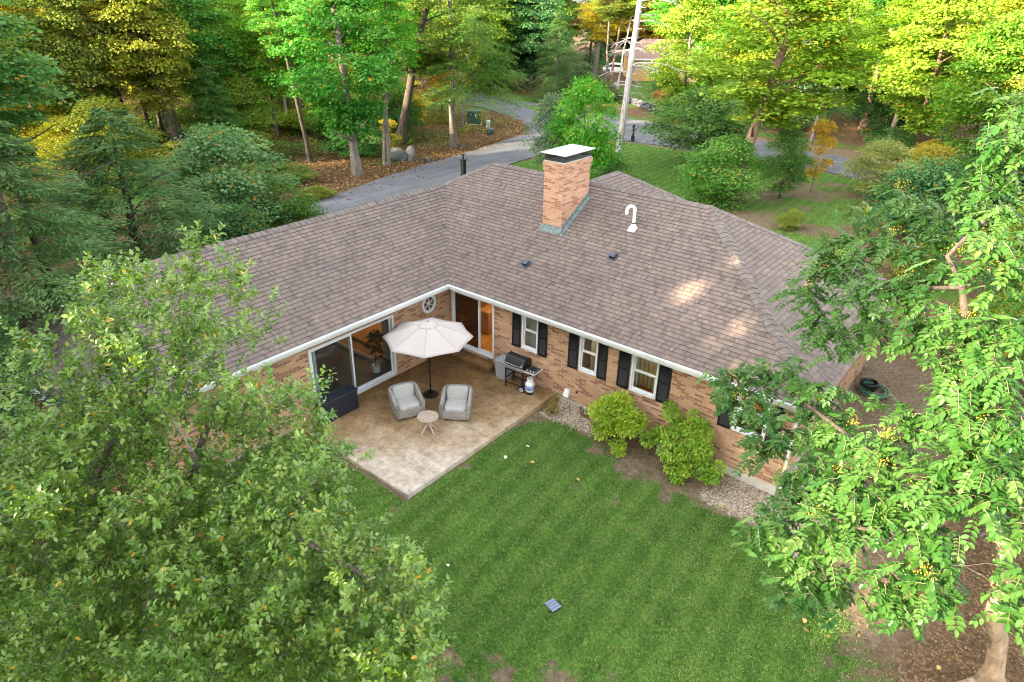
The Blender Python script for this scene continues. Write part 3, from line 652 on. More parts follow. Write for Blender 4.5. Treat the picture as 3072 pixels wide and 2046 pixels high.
slider(SLD1, 0, 'sliding_door', -4.03, -1); slider(SLD2, 1, 'sliding_door', 1.30, 0)
# ---- round window with brick surround
RC = Vector((0, -.93, 1.98))
def ring(r0, r1, x0, x1, n=32):
    mb = MB(); vs = []
    for k in range(n):
        t = 2*math.pi*k/n
        for r, xx in ((r0, x0), (r0, x1), (r1, x1), (r1, x0)): vs.append((xx, RC.y+r*math.cos(t), RC.z+r*math.sin(t)))
    mb.add(vs, [(k*4+j, k*4+(j+1) % 4, ((k+1) % n)*4+(j+1) % 4, ((k+1) % n)*4+j) for k in range(n) for j in range(4)]); return mb
rw = ring(.225, .31, .002, .05).build('window', M['frame'], house, sm=True); tag(rw, 'round six spoke window with white rim')
mb = MB()
for k in range(3):
    t = R_(30+60*k); d = Vector((0, math.cos(t), math.sin(t))); q = Vector((0, -math.sin(t), math.cos(t)))
    m = Matrix(((1, 0, 0, .032), (0, d.y, q.y, RC.y), (0, d.z, q.z, RC.z), (0, 0, 0, 1))); mb.box(-.01+.001*k, .01+.001*k, -.235, .235, -.013, .013, m)
mb.lathe([(0, .024), (.035, .022), (.035, -.01)], (0, 0, 0), 16, Matrix.Translation((.03, RC.y, RC.z)) @ Matrix.Rotation(R_(90), 4, 'Y')); mb.build('muntin', M['frame'], rw)
ring(.01, .235, .012, .018).build('pane', M['glass'], rw)
mb = MB()
for k in range(26):
    t = 2*math.pi*k/26; m = Matrix.Translation(RC) @ Matrix.Rotation(t, 4, 'X') @ Matrix.Translation((0, .385, 0)); mb.bbox(-.05, .022, -.062, .062, -.036, .036, .006, m, 1)
mb.build('brick_surround', M['brick'], rw)

# ---- rooms behind the glass
mb = MB(); mb.box(-5.3, -.19, YS+.2, -1.9, -.02, .045); mb.build('floor', M['greyfloor'], house)
mb = MB(); mb.box(-5.3, -.19, -1.9, 3.9, .0, .25); mb.box(-.19, LX-.2, .19, 3.9, .0, .25); mb.build('floor', M['woodfloor'], house)
mb = MB(); mb.box(-5.3, -.2, YS+.2, 3.9, 2.45, 2.48); mb.box(-.2, LX-.2, .19, 3.9, 2.45, 2.48); mb.build('ceiling', M['ceil'], house)
mb = MB(); mb.box(-5.36, -5.3, YS+.2, 3.9, .0, 2.45); mb.box(-5.3, LX-.2, 3.9, 3.95, 0, 2.45); mb.box(-1.15, -.19, -1.95, -1.86, .046, 2.45); mb.box(-5.3, -3.2, -1.95, -1.86, .046, 2.45); mb.box(4.4, 4.46, .2, 3.9, .25, 2.45); mb.box(6.2, 6.26, .2, 3.9, .25, 2.45); mb.box(8.7, 8.76, .2, 3.9, .25, 2.45); mb.box(2.5, 2.56, .2, 3.9, .25, 2.45)
mb.build('partition', M['plaster'], house)
mb = MB(); mb.box(-3.15, -1.2, -2.35, -1.96, .046, .15); mb.build('stair', M['stairwood'], house)
mb = MB(); mb.box(-3.17, -1.18, -2.40, -2.355, .046, .165); mb.box(-1.17, -.2, -1.975, -1.955, .05, .17); mb.build('stair_nosing', M['white'], house)
mb = MB(); mb.bbox(.75, 2.4, 2.4, 3.3, .25, 1.05, .05); mb.bbox(.2, .7, 1.2, 3.4, .25, 1.1, .04); mb.build('cabinet', M['stairwood'], house)
drape(5.0, 6.1, .3, 2.44, 1.0, M['blind'], 'curtain', 1, .03, .14); drape(6.3, 8.6, .3, 2.44, 1.6, M['blind'], 'curtain', 1, .03, .14)
mb = MB(); mb.superell((7.55, .75, 1.05), (.30, .22, .34), .8); mb.build('armchair_back', M['curtain'], house, sm=True)
mb = MB(); mb.bbox(9.2, 10.9, .6, 1.6, .25, .95, .05); mb.build('bed', M['mesh'], house)
# added warm room lamps: glow behind the panes, the weakest only brighten grey rooms
M['added_bulb'] = NT('added_lamp_glass').m; b_ = M['added_bulb'].node_tree.nodes['Principled BSDF']; b_.inputs['Emission Color'].default_value = (1, .62, .25, 1); b_.inputs['Emission Strength'].default_value = 3
for x, y, e in ((1.2, 1.6, 10), (3.4, 1.8, 4), (9.9, 2.2, 4.5), (-2.2, -.4, 5), (7.4, 1.0, 1.5), (5.3, .7, 1.0)):
    mb = MB(); mb.lathe([(0, -.10), (.10, -.075), (.14, -.02), (.14, 0)], (x, y, 2.449), 16); mb.build('added_room_lamp', M['added_bulb'], house)
    l = bpy.data.lights.new('added_lamp_light', 'POINT'); l.energy = e; l.color = (1, .66, .32); l.shadow_soft_size = .15; lo = bpy.data.objects.new('added_lamp_light', l); COL.objects.link(lo); lo.location = (x, y, 2.2)

# ---- chimney
CX0, CX1, CY0, CY1 = 2.20, 2.92, 2.06, 3.50
mb = MB(); mb.box(CX0, CX1, CY0, CY1, 3.6, 6.06); ch = mb.build('chimney', M['brick_ch'], house)
mb = MB(); mb.box(CX0-.025, CX1+.025, CY0-.025, CY1+.025, 6.06, 6.20); mb.box(CX0-.045, CX1+.045, CY0-.045, CY1+.045, 6.203, 6.33); mb.build('corbel', M['brick_ch'], ch)
mb = MB(); mb.bbox(CX0-.02, CX1+.02, CY0-.02, CY1+.02, 6.33, 6.365, .01); mb.build('crown', M['conc'], ch)
mb = MB()
for x0, x1, y0, y1 in ((CX0, CX1, CY0, CY0+.006), (CX0, CX1, CY1-.006, CY1), (CX0, CX0+.006, CY0, CY1), (CX1-.006, CX1, CY0, CY1)):
    mb.box(x0, x1, y0, y1, 6.366, 6.44)
    L = max(x1-x0, y1-y0); n = int(L/.03)
    for k in range(n+1):
        if x1-x0 > y1-y0: mb.box(x0+L*k/n-.003, x0+L*k/n+.003, y0, y1, 6.44, 6.60)
        else: mb.box(x0, x1, y0+L*k/n-.003, y0+L*k/n+.003, 6.44, 6.60)
    for k in range(6): mb.box(x0+.001, x1-.001, y0+.001, y1-.001, 6.455+k*.025, 6.460+k*.025)
mb.build('cap_mesh', M['mesh'], ch)
mb = MB(); a, b, c, d, zt = CX0-.10, CX1+.10, CY0-.10, CY1+.10, 6.60
mb.add([(a, c, zt), (b, c, zt), (b, d, zt), (a, d, zt), ((a+b)/2, c+.4, zt+.05), ((a+b)/2, d-.4, zt+.05), (a, c, zt-.02), (b, c, zt-.02), (b, d, zt-.02), (a, d, zt-.02)], [(0, 1, 4), (1, 2, 5, 4), (2, 3, 5), (3, 0, 4, 5), (6, 7, 1, 0), (7, 8, 2, 1), (8, 9, 3, 2), (9, 6, 0, 3), (9, 8, 7, 6)])
mb.build('cap_lid', M['lid'], ch)
mb = MB(); zz = zS(0, CY0)
mb.add([(CX0-.04, CY0-.11, zS(0, CY0-.11)+.03), (CX1+.04, CY0-.11, zS(0, CY0-.11)+.03), (CX1+.04, CY0-.012, zz+.16), (CX0-.04, CY0-.012, zz+.16)], [(0, 1, 2, 3)])
mb.box(CX0-.012, CX1+.012, CY0-.014, CY0-.002, zz-.1, zz+.17)
k = 0
while CY0+k*.13 < CY1:
    y0 = CY0+k*.13; z0 = zS(0, y0)
    for xx in (CX0-.012, CX1+.002): mb.box(xx, xx+.010, y0, min(y0+.145, CY1), z0-.05+.001*(k % 2), z0+.20)
    k += 1
mb.add([(CX1+.002, CY0-.11, zS(0, CY0-.11)+.03), (CX1+.12, CY0-.11, zS(0, CY0-.11)+.03), (CX1+.12, CY1, zS(0, CY1)+.03), (CX1+.012, CY1, zS(0, CY1)+.06)], [(0, 1, 2, 3)])
mb.build('flashing', M['copper'], ch)
# ---- vents on the roof
VX, VY, VZ = 5.02, 2.78, zS(0, 2.78)
mb = MB(); dx, dy = Vector((-.78, -.62, 0)).normalized().xy
mb.tube([(VX, VY, VZ-.1), (VX, VY, VZ+.55)]+[(VX+dx*.115*(1-math.cos(t)), VY+dy*.115*(1-math.cos(t)), VZ+.55+.13*math.sin(t)) for t in np.linspace(.25, math.pi, 9)]+[(VX+dx*.23, VY+dy*.23, VZ+.44)], .047, 14)
pv = mb.build('vent_pipe', M['pvc'], house, sm=True)
mb = MB(); mb.lathe([(.13, 0), (.125, .05), (.075, .10), (.068, .15), (.06, .15)], (VX, VY, VZ), 20); mb.box(-.12, .12, -.11, .11, -.004, .02, Matrix.Translation((VX, VY-.05, VZ-.01)) @ Matrix.Rotation(math.atan(SL), 4, 'X')); mb.build('boot', M['pvc'], pv, sm=True)
mb = MB(); mb.lathe([(.062, .15), (.066, .155), (.066, .18), (.06, .185)], (VX, VY, VZ), 20); mb.build('collar', M['black'], pv)
for vx, vy in ((2.60, .78), (5.04, 1.74)):
    m = Matrix.Translation((vx, vy, zS(0, vy)+.012)) @ Matrix.Rotation(math.atan(SL), 4, 'X')
    mb = MB(); mb.box(-.14, .14, -.15, .17, 0, .012, m); mb.add([m @ Vector(p) for p in ((-.09, -.09, .012), (.09, -.09, .012), (.09, .13, .012), (-.09, .13, .012), (-.09, -.10, .13), (.09, -.10, .13), (.085, .03, .14), (-.085, .03, .14))], [(4, 5, 6, 7), (7, 6, 2, 3), (0, 4, 7, 3), (1, 2, 6, 5)])
    rv = mb.build('roof_vent', M['vent'], house); mb = MB(); mb.box(-.08, .08, -.075, -.07, .012, .12, m); mb.build('vent_opening', M['dark'], rv)
# ---- basement windows, wells, dryer hood, wall outlet
for a0, a1 in ((5.50, 6.15), (9.02, 9.68)):
    zt = -.075; mb = MB(); mb.box(a0, a1, .0, .018, zt-.42, zt); bw = mb.build('basement_window', M['frame'], house); mb = MB(); mb.box(a0+.05, (a0+a1)/2-.015, -.012, -.001, zt-.38, zt-.04); mb.box((a0+a1)/2+.015, a1-.05, -.012, -.001, zt-.38, zt-.04); mb.build('pane', M['dark'], bw)
    g0 = gz((a0+a1)/2, -.2); c = (a0+a1)/2; n = 26; mb = MB(); vs = []
    for k in range(n+1):
        t = math.pi*k/n; r = .42
        for rr, q in ((r, 0), (r+.012, .0), (r+.012, .11), (r, .11)): vs.append((c-rr*math.cos(t)*1.0, -rr*math.sin(t)*.80-.0, g0-.06+q*1.5))
    mb.add(vs, [(k*4+j, k*4+(j+1) % 4, k*4+4+(j+1) % 4, k*4+4+j) for k in range(n) for j in range(4)])
    wo = mb.build('window_well', M['rust'] if a0 < 7 else M['galv'], sm=True)
    tag(wo, 'rusty curved window well beside the gravel near the patio' if a0 < 7 else 'grey curved window well behind the wide bushy shrub', 'window well')
    mb = MB(); mb.add([(c-.42*math.cos(math.pi*k/20), -.336*math.sin(math.pi*k/20), g0+.012) for k in range(21)], [tuple(range(21))]); mb.build('well_shade', M['dark'], wo)  # dark sheet stands in for the shaded depth of the well
mb = MB(); mb.add([(4.80, -.003, .30), (4.96, -.003, .30), (4.80, -.003, .06), (4.96, -.003, .06), (4.81, -.05, .30), (4.95, -.05, .30), (4.78, -.13, .08), (4.98, -.13, .08)], [(0, 1, 5, 4), (4, 5, 7, 6), (0, 4, 6, 2), (1, 3, 7, 5), (2, 6, 7, 3)]); mb.build('dryer_hood', M['white'], house)
mb = MB(); mb.bbox(5.17, 5.25, -.03, -.003, .28, .36, .008); mb.build('outlet_box', M['vent'], house)
# ------------------------------------------------------------------ patio furniture
M['seam'] = plain('seam_tape', (.30, .28, .265), .9)
M['canvas'] = plain('canvas', (.372, .328, .302), .9, var=.03, sc=3)
def mk_wicker():
    t = NT('wicker'); uv = t.uv(); br = t.n('TexBrick', Scale=1.0, Color1=(.27, .25, .225, 1), Color2=(.43, .405, .37, 1), Mortar=(.09, .08, .07, 1)); br.inputs['Brick Width'].default_value = .06; br.inputs['Row Height'].default_value = .022; br.inputs['Mortar Size'].default_value = .003
    t.t.links.new(uv, br.inputs['Vector']); t.set(br.outputs['Color'], .7); t.bump(t.math('SUBTRACT', 1.0, br.outputs['Fac']), .8, .008); return t.m
M['wicker'] = mk_wicker(); M['cushion'] = plain('cushion_fabric', (.345, .335, .315), .95, var=.04, sc=6, bump=.05)
M['greywood'] = plain('weathered_teak', (.36, .28, .215), .75, var=.2, sc=12); M['deckbox'] = plain('dark_navy_resin', (.008, .011, .020), .5, var=.15)

u = thing('patio_umbrella', 'open cream patio umbrella on a black pole behind two wicker armchairs', 'umbrella', (1.65, -2.56, 0))
mb = MB(); mb.lathe([(0, .07), (.05, .07), (.06, .16), (.03, .17)], n=20); mb.lathe([(.03, .055), (.20, .045), (.235, .03), (.24, .0)], n=32); mb.build('base', M['black'], u, sm=True)
mb = MB(); mb.tube([(0, 0, .05), (0, 0, 2.42)], .021, 12); mb.tube([(0, 0, 1.12), (0, 0, 1.28)], [.04, .034], 12); mb.tube([(0, 0, .30), (0, 0, .34)], .034, 12); pl = mb.build('pole', M['black'], u, sm=True)
mb = MB(); mb.tube([(.035, -.01, 1.2), (.10, -.03, 1.2)], .009, 8); mb.tube([(.10, -.03, 1.2), (.10, -.03, 1.13)], .012, 8); mb.build('crank', M['black'], pl)
A0 = R_(38.6+2)   # one corner points along the picture plane
def can(r0, r1, z0, z1, nr, lift=0, scal=.098, sag=.08):
    mb = MB(); n = 64; vs = []
    for i in range(nr+1):
        f = i/nr
        for k in range(n):
            t = 2*math.pi*k/n; q = abs(math.sin(4*t)); rr = (r0+(r1-r0)*f)*(1-scal*q*f)*(math.cos(math.pi/8)/math.cos(((t+math.pi/8) % (math.pi/4))-math.pi/8) if False else 1)
            z = z0+(z1-z0)*(f**1.12)-sag*q*math.sin(math.pi*min(1, f*.92))*.6
            vs.append((rr*math.cos(t+A0), rr*math.sin(t+A0), z+lift))
    mb.add(vs, [(i*n+k, i*n+(k+1) % n, (i+1)*n+(k+1) % n, (i+1)*n+k) for i in range(nr) for k in range(n)])
    return mb
cn = can(.20, 1.31, 2.36, 1.965, 9).build('canopy', M['canvas'], u, sm=60)
s_ = cn.modifiers.new('thick', 'SOLIDIFY'); s_.thickness = .004
for k in range(8):
    t = A0+k*math.pi/4; mb = MB(); mb.tube([((.2+1.1*f)*math.cos(t), (.2+1.1*f)*math.sin(t), 2.366-.395*f**1.12) for f in np.linspace(0, 1, 8)], .007, 5); mb.build('seam', M['seam'], cn)
va = can(.015, .31, 2.45, 2.335, 4, scal=.12, sag=.02).build('vent_flap', M['canvas'], cn, sm=60); va.modifiers.new('thick', 'SOLIDIFY').thickness = .004
mb = MB(); mb.lathe([(0, .06), (.02, .05), (.03, .02), (.02, 0), (0, -.01)], (0, 0, 2.45), 12); mb.build('finial', M['greywood'], u, sm=True)
for k in range(8):
    t = A0+k*math.pi/4; mb = MB(); mb.tube([(.03*math.cos(t), .03*math.sin(t), 2.38), (1.29*math.cos(t), 1.29*math.sin(t), 1.955)], .008, 6); mb.build('rib', M['black'], u)
    mb = MB(); mb.tube([(.03*math.cos(t), .03*math.sin(t), 1.95), (.7*math.cos(t), .7*math.sin(t), 2.145)], .006, 6); mb.build('strut', M['black'], u)

def armchair(label, x, y, face):
    """tub chair; its front looks along local -y"""
    c = thing('wicker_armchair', label, 'armchair', (x, y, 0), face+math.pi/2, 'wicker swivel armchairs')
    W, D, th = .43, .43, .095
    path = []   # outer plan line from the front of one arm round the back to the other
    for f in np.linspace(0, 1, 9): path.append((-W, -D+f*(D+.12)))
    for t in np.linspace(math.pi, 0, 17)[1:-1]: path.append((W*math.copysign(abs(math.cos(t))**.62, math.cos(t)), .12+(D-.12)*abs(math.sin(t))**.62))
    for f in np.linspace(1, 0, 9): path.append((W, -D+f*(D+.12)))
    n = len(path); mb = MB(); vs = []; uvv = []; s = 0
    for i, (px, py) in enumerate(path):
        a = Vector(path[max(i-1, 0)]); b = Vector(path[min(i+1, n-1)]); d = (b-a).normalized(); nr = Vector((-d.y, d.x)); nr = nr if nr.dot(Vector((-px, .0-py*.6))) > 0 else -nr
        if i: s += (Vector(path[i])-Vector(path[i-1])).length
        f = smooth(-D*.75, D*.55, py); h = .56+.20*float(f)
        fl = 1.0
        ring_ = []
        for (off, z, k) in ((.045, .09, 1), (.0, .30, 1), (-.005, h-.03, 1), (.02, h, 0), (th-.02, h, 0), (th, h-.03, 0), (th, .20, 0)):
            q = Vector((px, py))+nr*off; ring_.append((q.x, q.y, z)); uvv.append((s, z if k else z+off))
        vs += ring_
    m = 7; fs = [(i*m+j, (i+1)*m+j, (i+1)*m+j+1, i*m+j+1) for i in range(n-1) for j in range(m-1)]+[tuple(range(m)), tuple(range((n-1)*m, n*m))[::-1]]
    mb.add(vs, fs, [[uvv[q] for q in f] for f in fs])
    mb.bbox(-W+.05, W-.05, -D+.012, -D+.07, .09, .36, .015); mb.bbox(-W+.06, W-.06, -D+.06, D-.06, .13, .27, .01)
    mb.build('wicker_shell', M['wicker'], c, sm=35)
    mb = MB(); mb.lathe([(0, .09), (.22, .09), (.25, .07), (.05, .05), (.05, .03), (.31, .02), (.32, 0)], n=28); mb.build('swivel_base', M['greywood'], c)
    mb = MB(); mb.superell((0, -.06, .365), (.325, .345, .095), .28, e2=.45, nu=40, nv=16); mb.build('seat_cushion', M['cushion'], c, sm=True)
    mb = MB(); mb.superell((0, 0, 0), (.315, .085, .215), .3, Matrix.Translation((0, .20, .60)) @ Matrix.Rotation(R_(-14), 4, 'X'), 40, 16, .42); mb.build('back_cushion', M['cushion'], c, sm=True)
    return c
armchair('grey wicker armchair with pale cushions nearest the navy storage box', 1.80, -3.69, math.atan2(-.42, .91))
armchair('grey wicker armchair with pale cushions right of the umbrella base, facing the lawn', 2.98, -2.82, math.atan2(-.82, .57))

tb = thing('side_table', 'small round slatted wooden table between the wicker armchairs', 'table', (2.97, -3.96, 0), R_(38))
mb = MB()
for k in range(9):
    x0 = -.275+k*.0612; xm = min(abs(x0), abs(x0+.055)) if x0*(x0+.055) > 0 else 0; xo = max(abs(x0), abs(x0+.055)); h = math.sqrt(max(0, .285**2-((xm+xo)/2)**2)); mb.bbox(x0, x0+.056, -h, h, .475, .5, .004)
mb.lathe([(.262, .468), (.287, .468), (.287, .501), (.27, .501), (.262, .490)], n=40); mb.build('tabletop', M['greywood'], tb)
for k in range(4):
    t = R_(45+90*k); mb = MB(); mb.bbox(-.018, .018, -.30, .30, -.028, .028, .006, Matrix.Translation((.06*math.cos(t), .06*math.sin(t), .24)) @ Matrix.Rotation(t-math.pi/2, 4, 'Z') @ Matrix.Rotation(R_(50 if False else -52), 4, 'X')); lg = mb.build('leg', M['greywood'], tb)

bx = thing('deck_box', 'dark navy storage box against the wide sliding door', 'storage box', (.355, -5.0, 0))
mb = MB(); mb.bbox(-.22, .22, -.575, .575, 0, .585, .012); mb.build('body', M['deckbox'], bx)
mb = MB(); mb.bbox(-.235, .235, -.60, .60, .588, .655, .016); mb.build('lid', M['deckbox'], bx)

# gas grill
gr = thing('gas_grill', 'black cart grill with side burner beside the brick wall', 'grill', (3.34, -.46, 0), R_(4))
mb = MB(); prof = [(-.23, .80), (-.235, .90), (-.14, 1.06), (-.03, 1.10), (.10, 1.07), (.20, .96), (.22, .80)]; n = len(prof); vs = [(xx, a, b) for xx in (-.34, .34) for a, b in prof]
mb.add(vs, [(i, (i+1) % n, n+(i+1) % n, n+i) for i in range(n)]+[tuple(range(n)), tuple(range(n, 2*n))[::-1]]); hd = mb.build('hood', M['black'], gr); hd.modifiers.new('b', 'BEVEL').width = .012
mb = MB(); mb.tube([(-.31, -.262, .865), (.31, -.262, .865)], .013, 8); mb.tube([(-.30, -.23, .865), (-.30, -.262, .865)], .008, 6); mb.tube([(.30, -.23, .865), (.30, -.262, .865)], .008, 6); mb.build('handle', M['steel'], hd)
mb = MB(); mb.lathe([(0, .012), (.022, .01), (.026, 0)], n=16, M=Matrix.Translation((.27, -.238, .90)) @ Matrix.Rotation(R_(90), 4, 'X')); mb.build('thermometer', M['lid'], hd)
mb = MB(); mb.bbox(-.30, -.20, -.240, -.233, .845, .875, .002); mb.build('badge', M['steel'], hd)
mb = MB(); mb.bbox(-.33, .33, -.21, .20, .60, .795, .03); mb.build('firebox', M['black'], gr)
mb = MB(); mb.bbox(-.36, .36, -.275, -.21, .70, .79, .012); mb.build('front_rail', M['steel'], gr)
for sx in (-.31, .31):
    for sy in (-.22, .20): mb = MB(); mb.box(sx-.018, sx+.018, sy-.018, sy+.018, .0 if sx < 0 else .12, .70); mb.build('leg', M['black'], gr)
mb = MB(); mb.box(-.29, .29, -.225, -.205, .16, .19); mb.box(-.29, .29, .19, .21, .16, .19); mb.box(-.325, -.295, -.2, .18, .30, .33); mb.box(.295, .325, -.2, .18, .16, .19); mb.build('cart_frame', M['black'], gr)
for sy in (-.25, .23):
    Mx = Matrix.Translation((.31, sy, .102)) @ Matrix.Rotation(R_(90), 4, 'X')
    mb = MB(); mb.lathe([(.05, -.025), (.095, -.025), (.102, -.012), (.102, .012), (.095, .025), (.05, .025)], n=24, M=Mx); wh = mb.build('wheel', M['black'], gr, sm=True)
    mb = MB(); mb.lathe([(.022, -.012), (.022, .027), (.0, .027)], n=16, M=Mx); mb.lathe([(.04, .026), (.074, .028), (.074, -.028), (.04, -.026)], n=24, M=Mx); mb.build('rim', M['lid'], wh, sm=True)
mb = MB(); mb.bbox(.36, .74, -.23, .19, .74, .775, .012); st = mb.build('side_table', M['vent'], gr)
mb = MB(); mb.tube([(.745, -.23, .765), (.745, .19, .765)], .016, 8); mb.box(.36, .74, -.25, -.232, .73, .78); mb.build('table_trim', M['lid'], st)
mb = MB(); mb.lathe([(.09, 0), (.09, .012), (.05, .014), (.05, .0)], (.54, .02, .776), 20)
for k in range(4): t = R_(45+90*k); mb.tube([(.54+.03*math.cos(t), .02+.03*math.sin(t), .80), (.54+.11*math.cos(t), .02+.11*math.sin(t), .80)], .006, 6)
mb.build('burner', M['black'], st)
for k in range(3): mb = MB(); mb.lathe([(0, .03), (.018, .03), (.022, 0)], (.43+.11*k, -.16, .776), 14); mb.build('knob', M['lid'], st)
mb = MB(); mb.tube([(.70, -.21, .72), (.705, -.215, .28)], .011, 8); mb.build('utensil_handle', M['stairwood'], gr)
M['tankblue'] = plain('tank_label', (.03, .13, .42), .4, var=.1)
tk = thing('propane_tank', 'white propane tank with a blue label under the grill side table', 'gas tank', (3.88, -.56, 0))
mb = MB(); mb.lathe([(.0, .06), (.08, .06), (.13, .10), (.152, .16), (.155, .34), (.13, .40), (.07, .44), (.03, .45), (.03, .50), (0, .50)], n=28); mb.build('body', M['white'], tk, sm=True)
mb = MB(); mb.lathe([(.157, .19), (.158, .19), (.158, .33), (.157, .33)], n=28); lb = mb.build('label_band', M['tankblue'], tk, sm=True)
mb = MB(); rr = random.Random(2)
for row, (z0, z1) in enumerate(((.275, .31), (.235, .262), (.21, .225))):
    for k in range(18):
        t0 = R_(-120+k*7+row*3); 
        if rr.random() < (.8, .45, .3)[row]: mb.add([(.1595*math.cos(t0), .1595*math.sin(t0), z0), (.1595*math.cos(t0+.085), .1595*math.sin(t0+.085), z0), (.1595*math.cos(t0+.085), .1595*math.sin(t0+.085), z1), (.1595*math.cos(t0), .1595*math.sin(t0), z1)], [(0, 1, 2, 3)])
mb.build('label_print', M['white'], lb)
mb = MB(); mb.lathe([(.105, 0), (.11, 0), (.11, .08), (.105, .08)], n=24); mb.build('foot_ring', M['black'], tk)
mb = MB(); mb.lathe([(.095, .43), (.10, .43), (.10, .54), (.085, .545), (.085, .53)], n=20); mb.build('collar', M['white'], tk)
M['binplastic'] = plain('grey_plastic', (.30, .325, .335), .5, var=.08)
bn = thing('storage_bin', 'pale grey plastic bin standing behind the black grill', 'bin', (2.66, -.30, 0), R_(4))
mb = MB(); mb.add([(-.19, -.19, 0), (.19, -.19, 0), (.19, .19, 0), (-.19, .19, 0), (-.235, -.235, .60), (.235, -.235, .60), (.235, .235, .60), (-.235, .235, .60)], [(0, 3, 2, 1), (0, 1, 5, 4), (1, 2, 6, 5), (2, 3, 7, 6), (3, 0, 4, 7), (4, 5, 6, 7)]); bo = mb.build('body', M['binplastic'], bn); bo.modifiers.new('b', 'BEVEL').width = .02
mb = MB(); mb.bbox(-.25, .25, -.25, .25, .602, .665, .02); mb.build('lid', M['binplastic'], bn)
# pot plant just inside the wide door
pp = thing('potted_plant', 'tall fiddle leaf plant in a white pot inside the wide sliding door', 'potted plant', (-.60, -2.75, .046))
mb = MB(); mb.lathe([(0, 0), (.11, 0), (.13, .02), (.135, .24), (.125, .24), (.12, .20), (0, .20)], n=24); mb.build('pot', M['white'], pp, sm=True)
mb = MB(); mb.tube([(0, 0, .18), (.02, .0, .6), (-.02, .02, 1.0)], .014, 8); mb.tube([(.015, 0, .55), (.08, -.04, 1.0)], .010, 8); mb.build('stem', M['bark_dk'], pp)
M['ficus'] = mk_leaf('ficus_leaf', False, (.02, .05, .018), (.03, .06, .02), .15, .3)
rg = np.random.default_rng(4); n = 70; P = np.stack([rg.normal(0, .08, n), rg.normal(0, .08, n), rg.uniform(.8, 1.35, n)], -1); D = np.stack([rg.normal(0, 1, n), rg.normal(0, 1, n), rg.uniform(-.3, .7, n)], -1)
V, F = leaf_quads(P, D, np.tile((0, 0, 1.), (n, 1))+rdir(n, rg)*.3, rg.uniform(.16, .26, n), rg.uniform(.06, .085, n)); link('foliage', npmesh('foliage', V, F, {'v': np.repeat(rg.random(n)*.9, 6)}, [M['ficus']]), pp)

# ------------------------------------------------------------------ small things in the yard
dg = thing('drain_grate', 'square slotted drain grate lying in the lawn', 'drain', (9.02, -6.42, gz(9, -6.4)+.03), R_(-14)); dg.scale = (.86, .86, 1)
mb = MB()
for k in range(4): mb.bbox(-.155+k*.08, -.088+k*.08, -.12, .12, 0, .02, .004)
mb.box(-.165, .165, -.135, -.121, 0, .022); mb.box(-.165, .165, .121, .135, 0, .022); M['grate'] = plain('grate_plastic', (.16, .20, .28), .5, var=.1); mb.build('slats', M['grate'], dg)
mb = MB(); mb.box(-.16, .16, -.13, .13, -.03, -.004); mb.build('sump', M['dark'], dg)
for k, (x, y, h, l) in enumerate(((8.17, -.40, .34, 'white plastic riser pipe by the wall, farther from the wide bushy shrub'), (8.33, -.45, .42, 'taller white plastic riser pipe tucked against the wide bushy shrub'))):
    p = thing('riser_pipe', l, 'pipe', (x, y, gz(x, y)-.02), 0, 'white pipes beside the wall'); mb = MB(); mb.lathe([(.0, 0), (.05, 0), (.05, h)], n=18); mb.build('body', M['pvc'], p, sm=True); mb = MB(); mb.lathe([(.057, h-.06), (.057, h+.012), (.04, h+.03), (0, h+.03)], n=18); mb.build('cap', M['pvc'], p, sm=True)
hz_ = gz(11.9, 6.7); hr = thing('hose_pot', 'dark round hose pot beside the shaded side wall', 'hose pot', (11.72, 6.75, hz_))
mb = MB(); mb.lathe([(0, .02), (.22, .02), (.26, .10), (.27, .26), (.24, .28), (.22, .24), (.2, .06), (0, .06)], n=28); mb.build('body', M['black'], hr, sm=True)
M['hose'] = plain('green_rubber', (.03, .13, .055), .4, var=.2)
mb = MB(); pts = []; r = random.Random(5)
for k in range(260):
    t = k/260*2*math.pi*9; rr = .40+.05*math.sin(t*.31)+.03*math.sin(t*.77); pts.append((.13+rr*math.cos(t), -.10+rr*.92*math.sin(t), .03+.11*(k/260)+.05*abs(math.sin(t*.5+.4))))
mb.tube(pts, .0135, 6); tag(mb.build('garden_hose', M['hose'], None, sm=True, loc=(11.78, 6.7, hz_)), 'coiled green garden hose heaped round the dark pot', 'hose')
M['fallen'] = plain('fallen_leaf', (.52, .36, .10), .8, var=.3); M['fallenw'] = plain('dry_leaf', (.62, .56, .44), .8, var=.2)
for k, (x, y, l) in enumerate(((5.34, -2.63, 'pale dry leaf on the lawn nearest the gravel bed'), (5.28, -3.44, 'pale curled dry leaf on the grass near the patio edge'), (5.96, -3.03, 'small yellowish leaf on the lawn between two pale leaves'), (7.14, -2.84, 'tan leaf on the grass in front of the round yellow bush'), (13.11, -3.5, 'orange leaf on the thin grass below the pinnate tree'), (10.48, -1.29, 'brown leaf on the lawn beside the pebble bed'), (6.66, -7.05, 'white torn scrap of leaf on the grass left of the drain'), (15.4, -2.95, 'orange leaf on bare soil beside the thick trunk'))):
    n = 1; V, F = leaf_quads(np.array([[0, 0, 0.]]), np.array([[math.cos(k*2), math.sin(k*2), .25]]), np.array([[.2, .1, 1.]]), np.array([.13 if k < 6 else .1]), np.array([.045]), .4)
    tag(link('fallen_leaf', npmesh('fallen_leaf', V, F, None, [M['fallenw'] if k in (0, 1, 6) else M['fallen']]), None, (x, y, gz(x, y)+.055)), l, 'leaf', 'fallen leaves on the lawn')

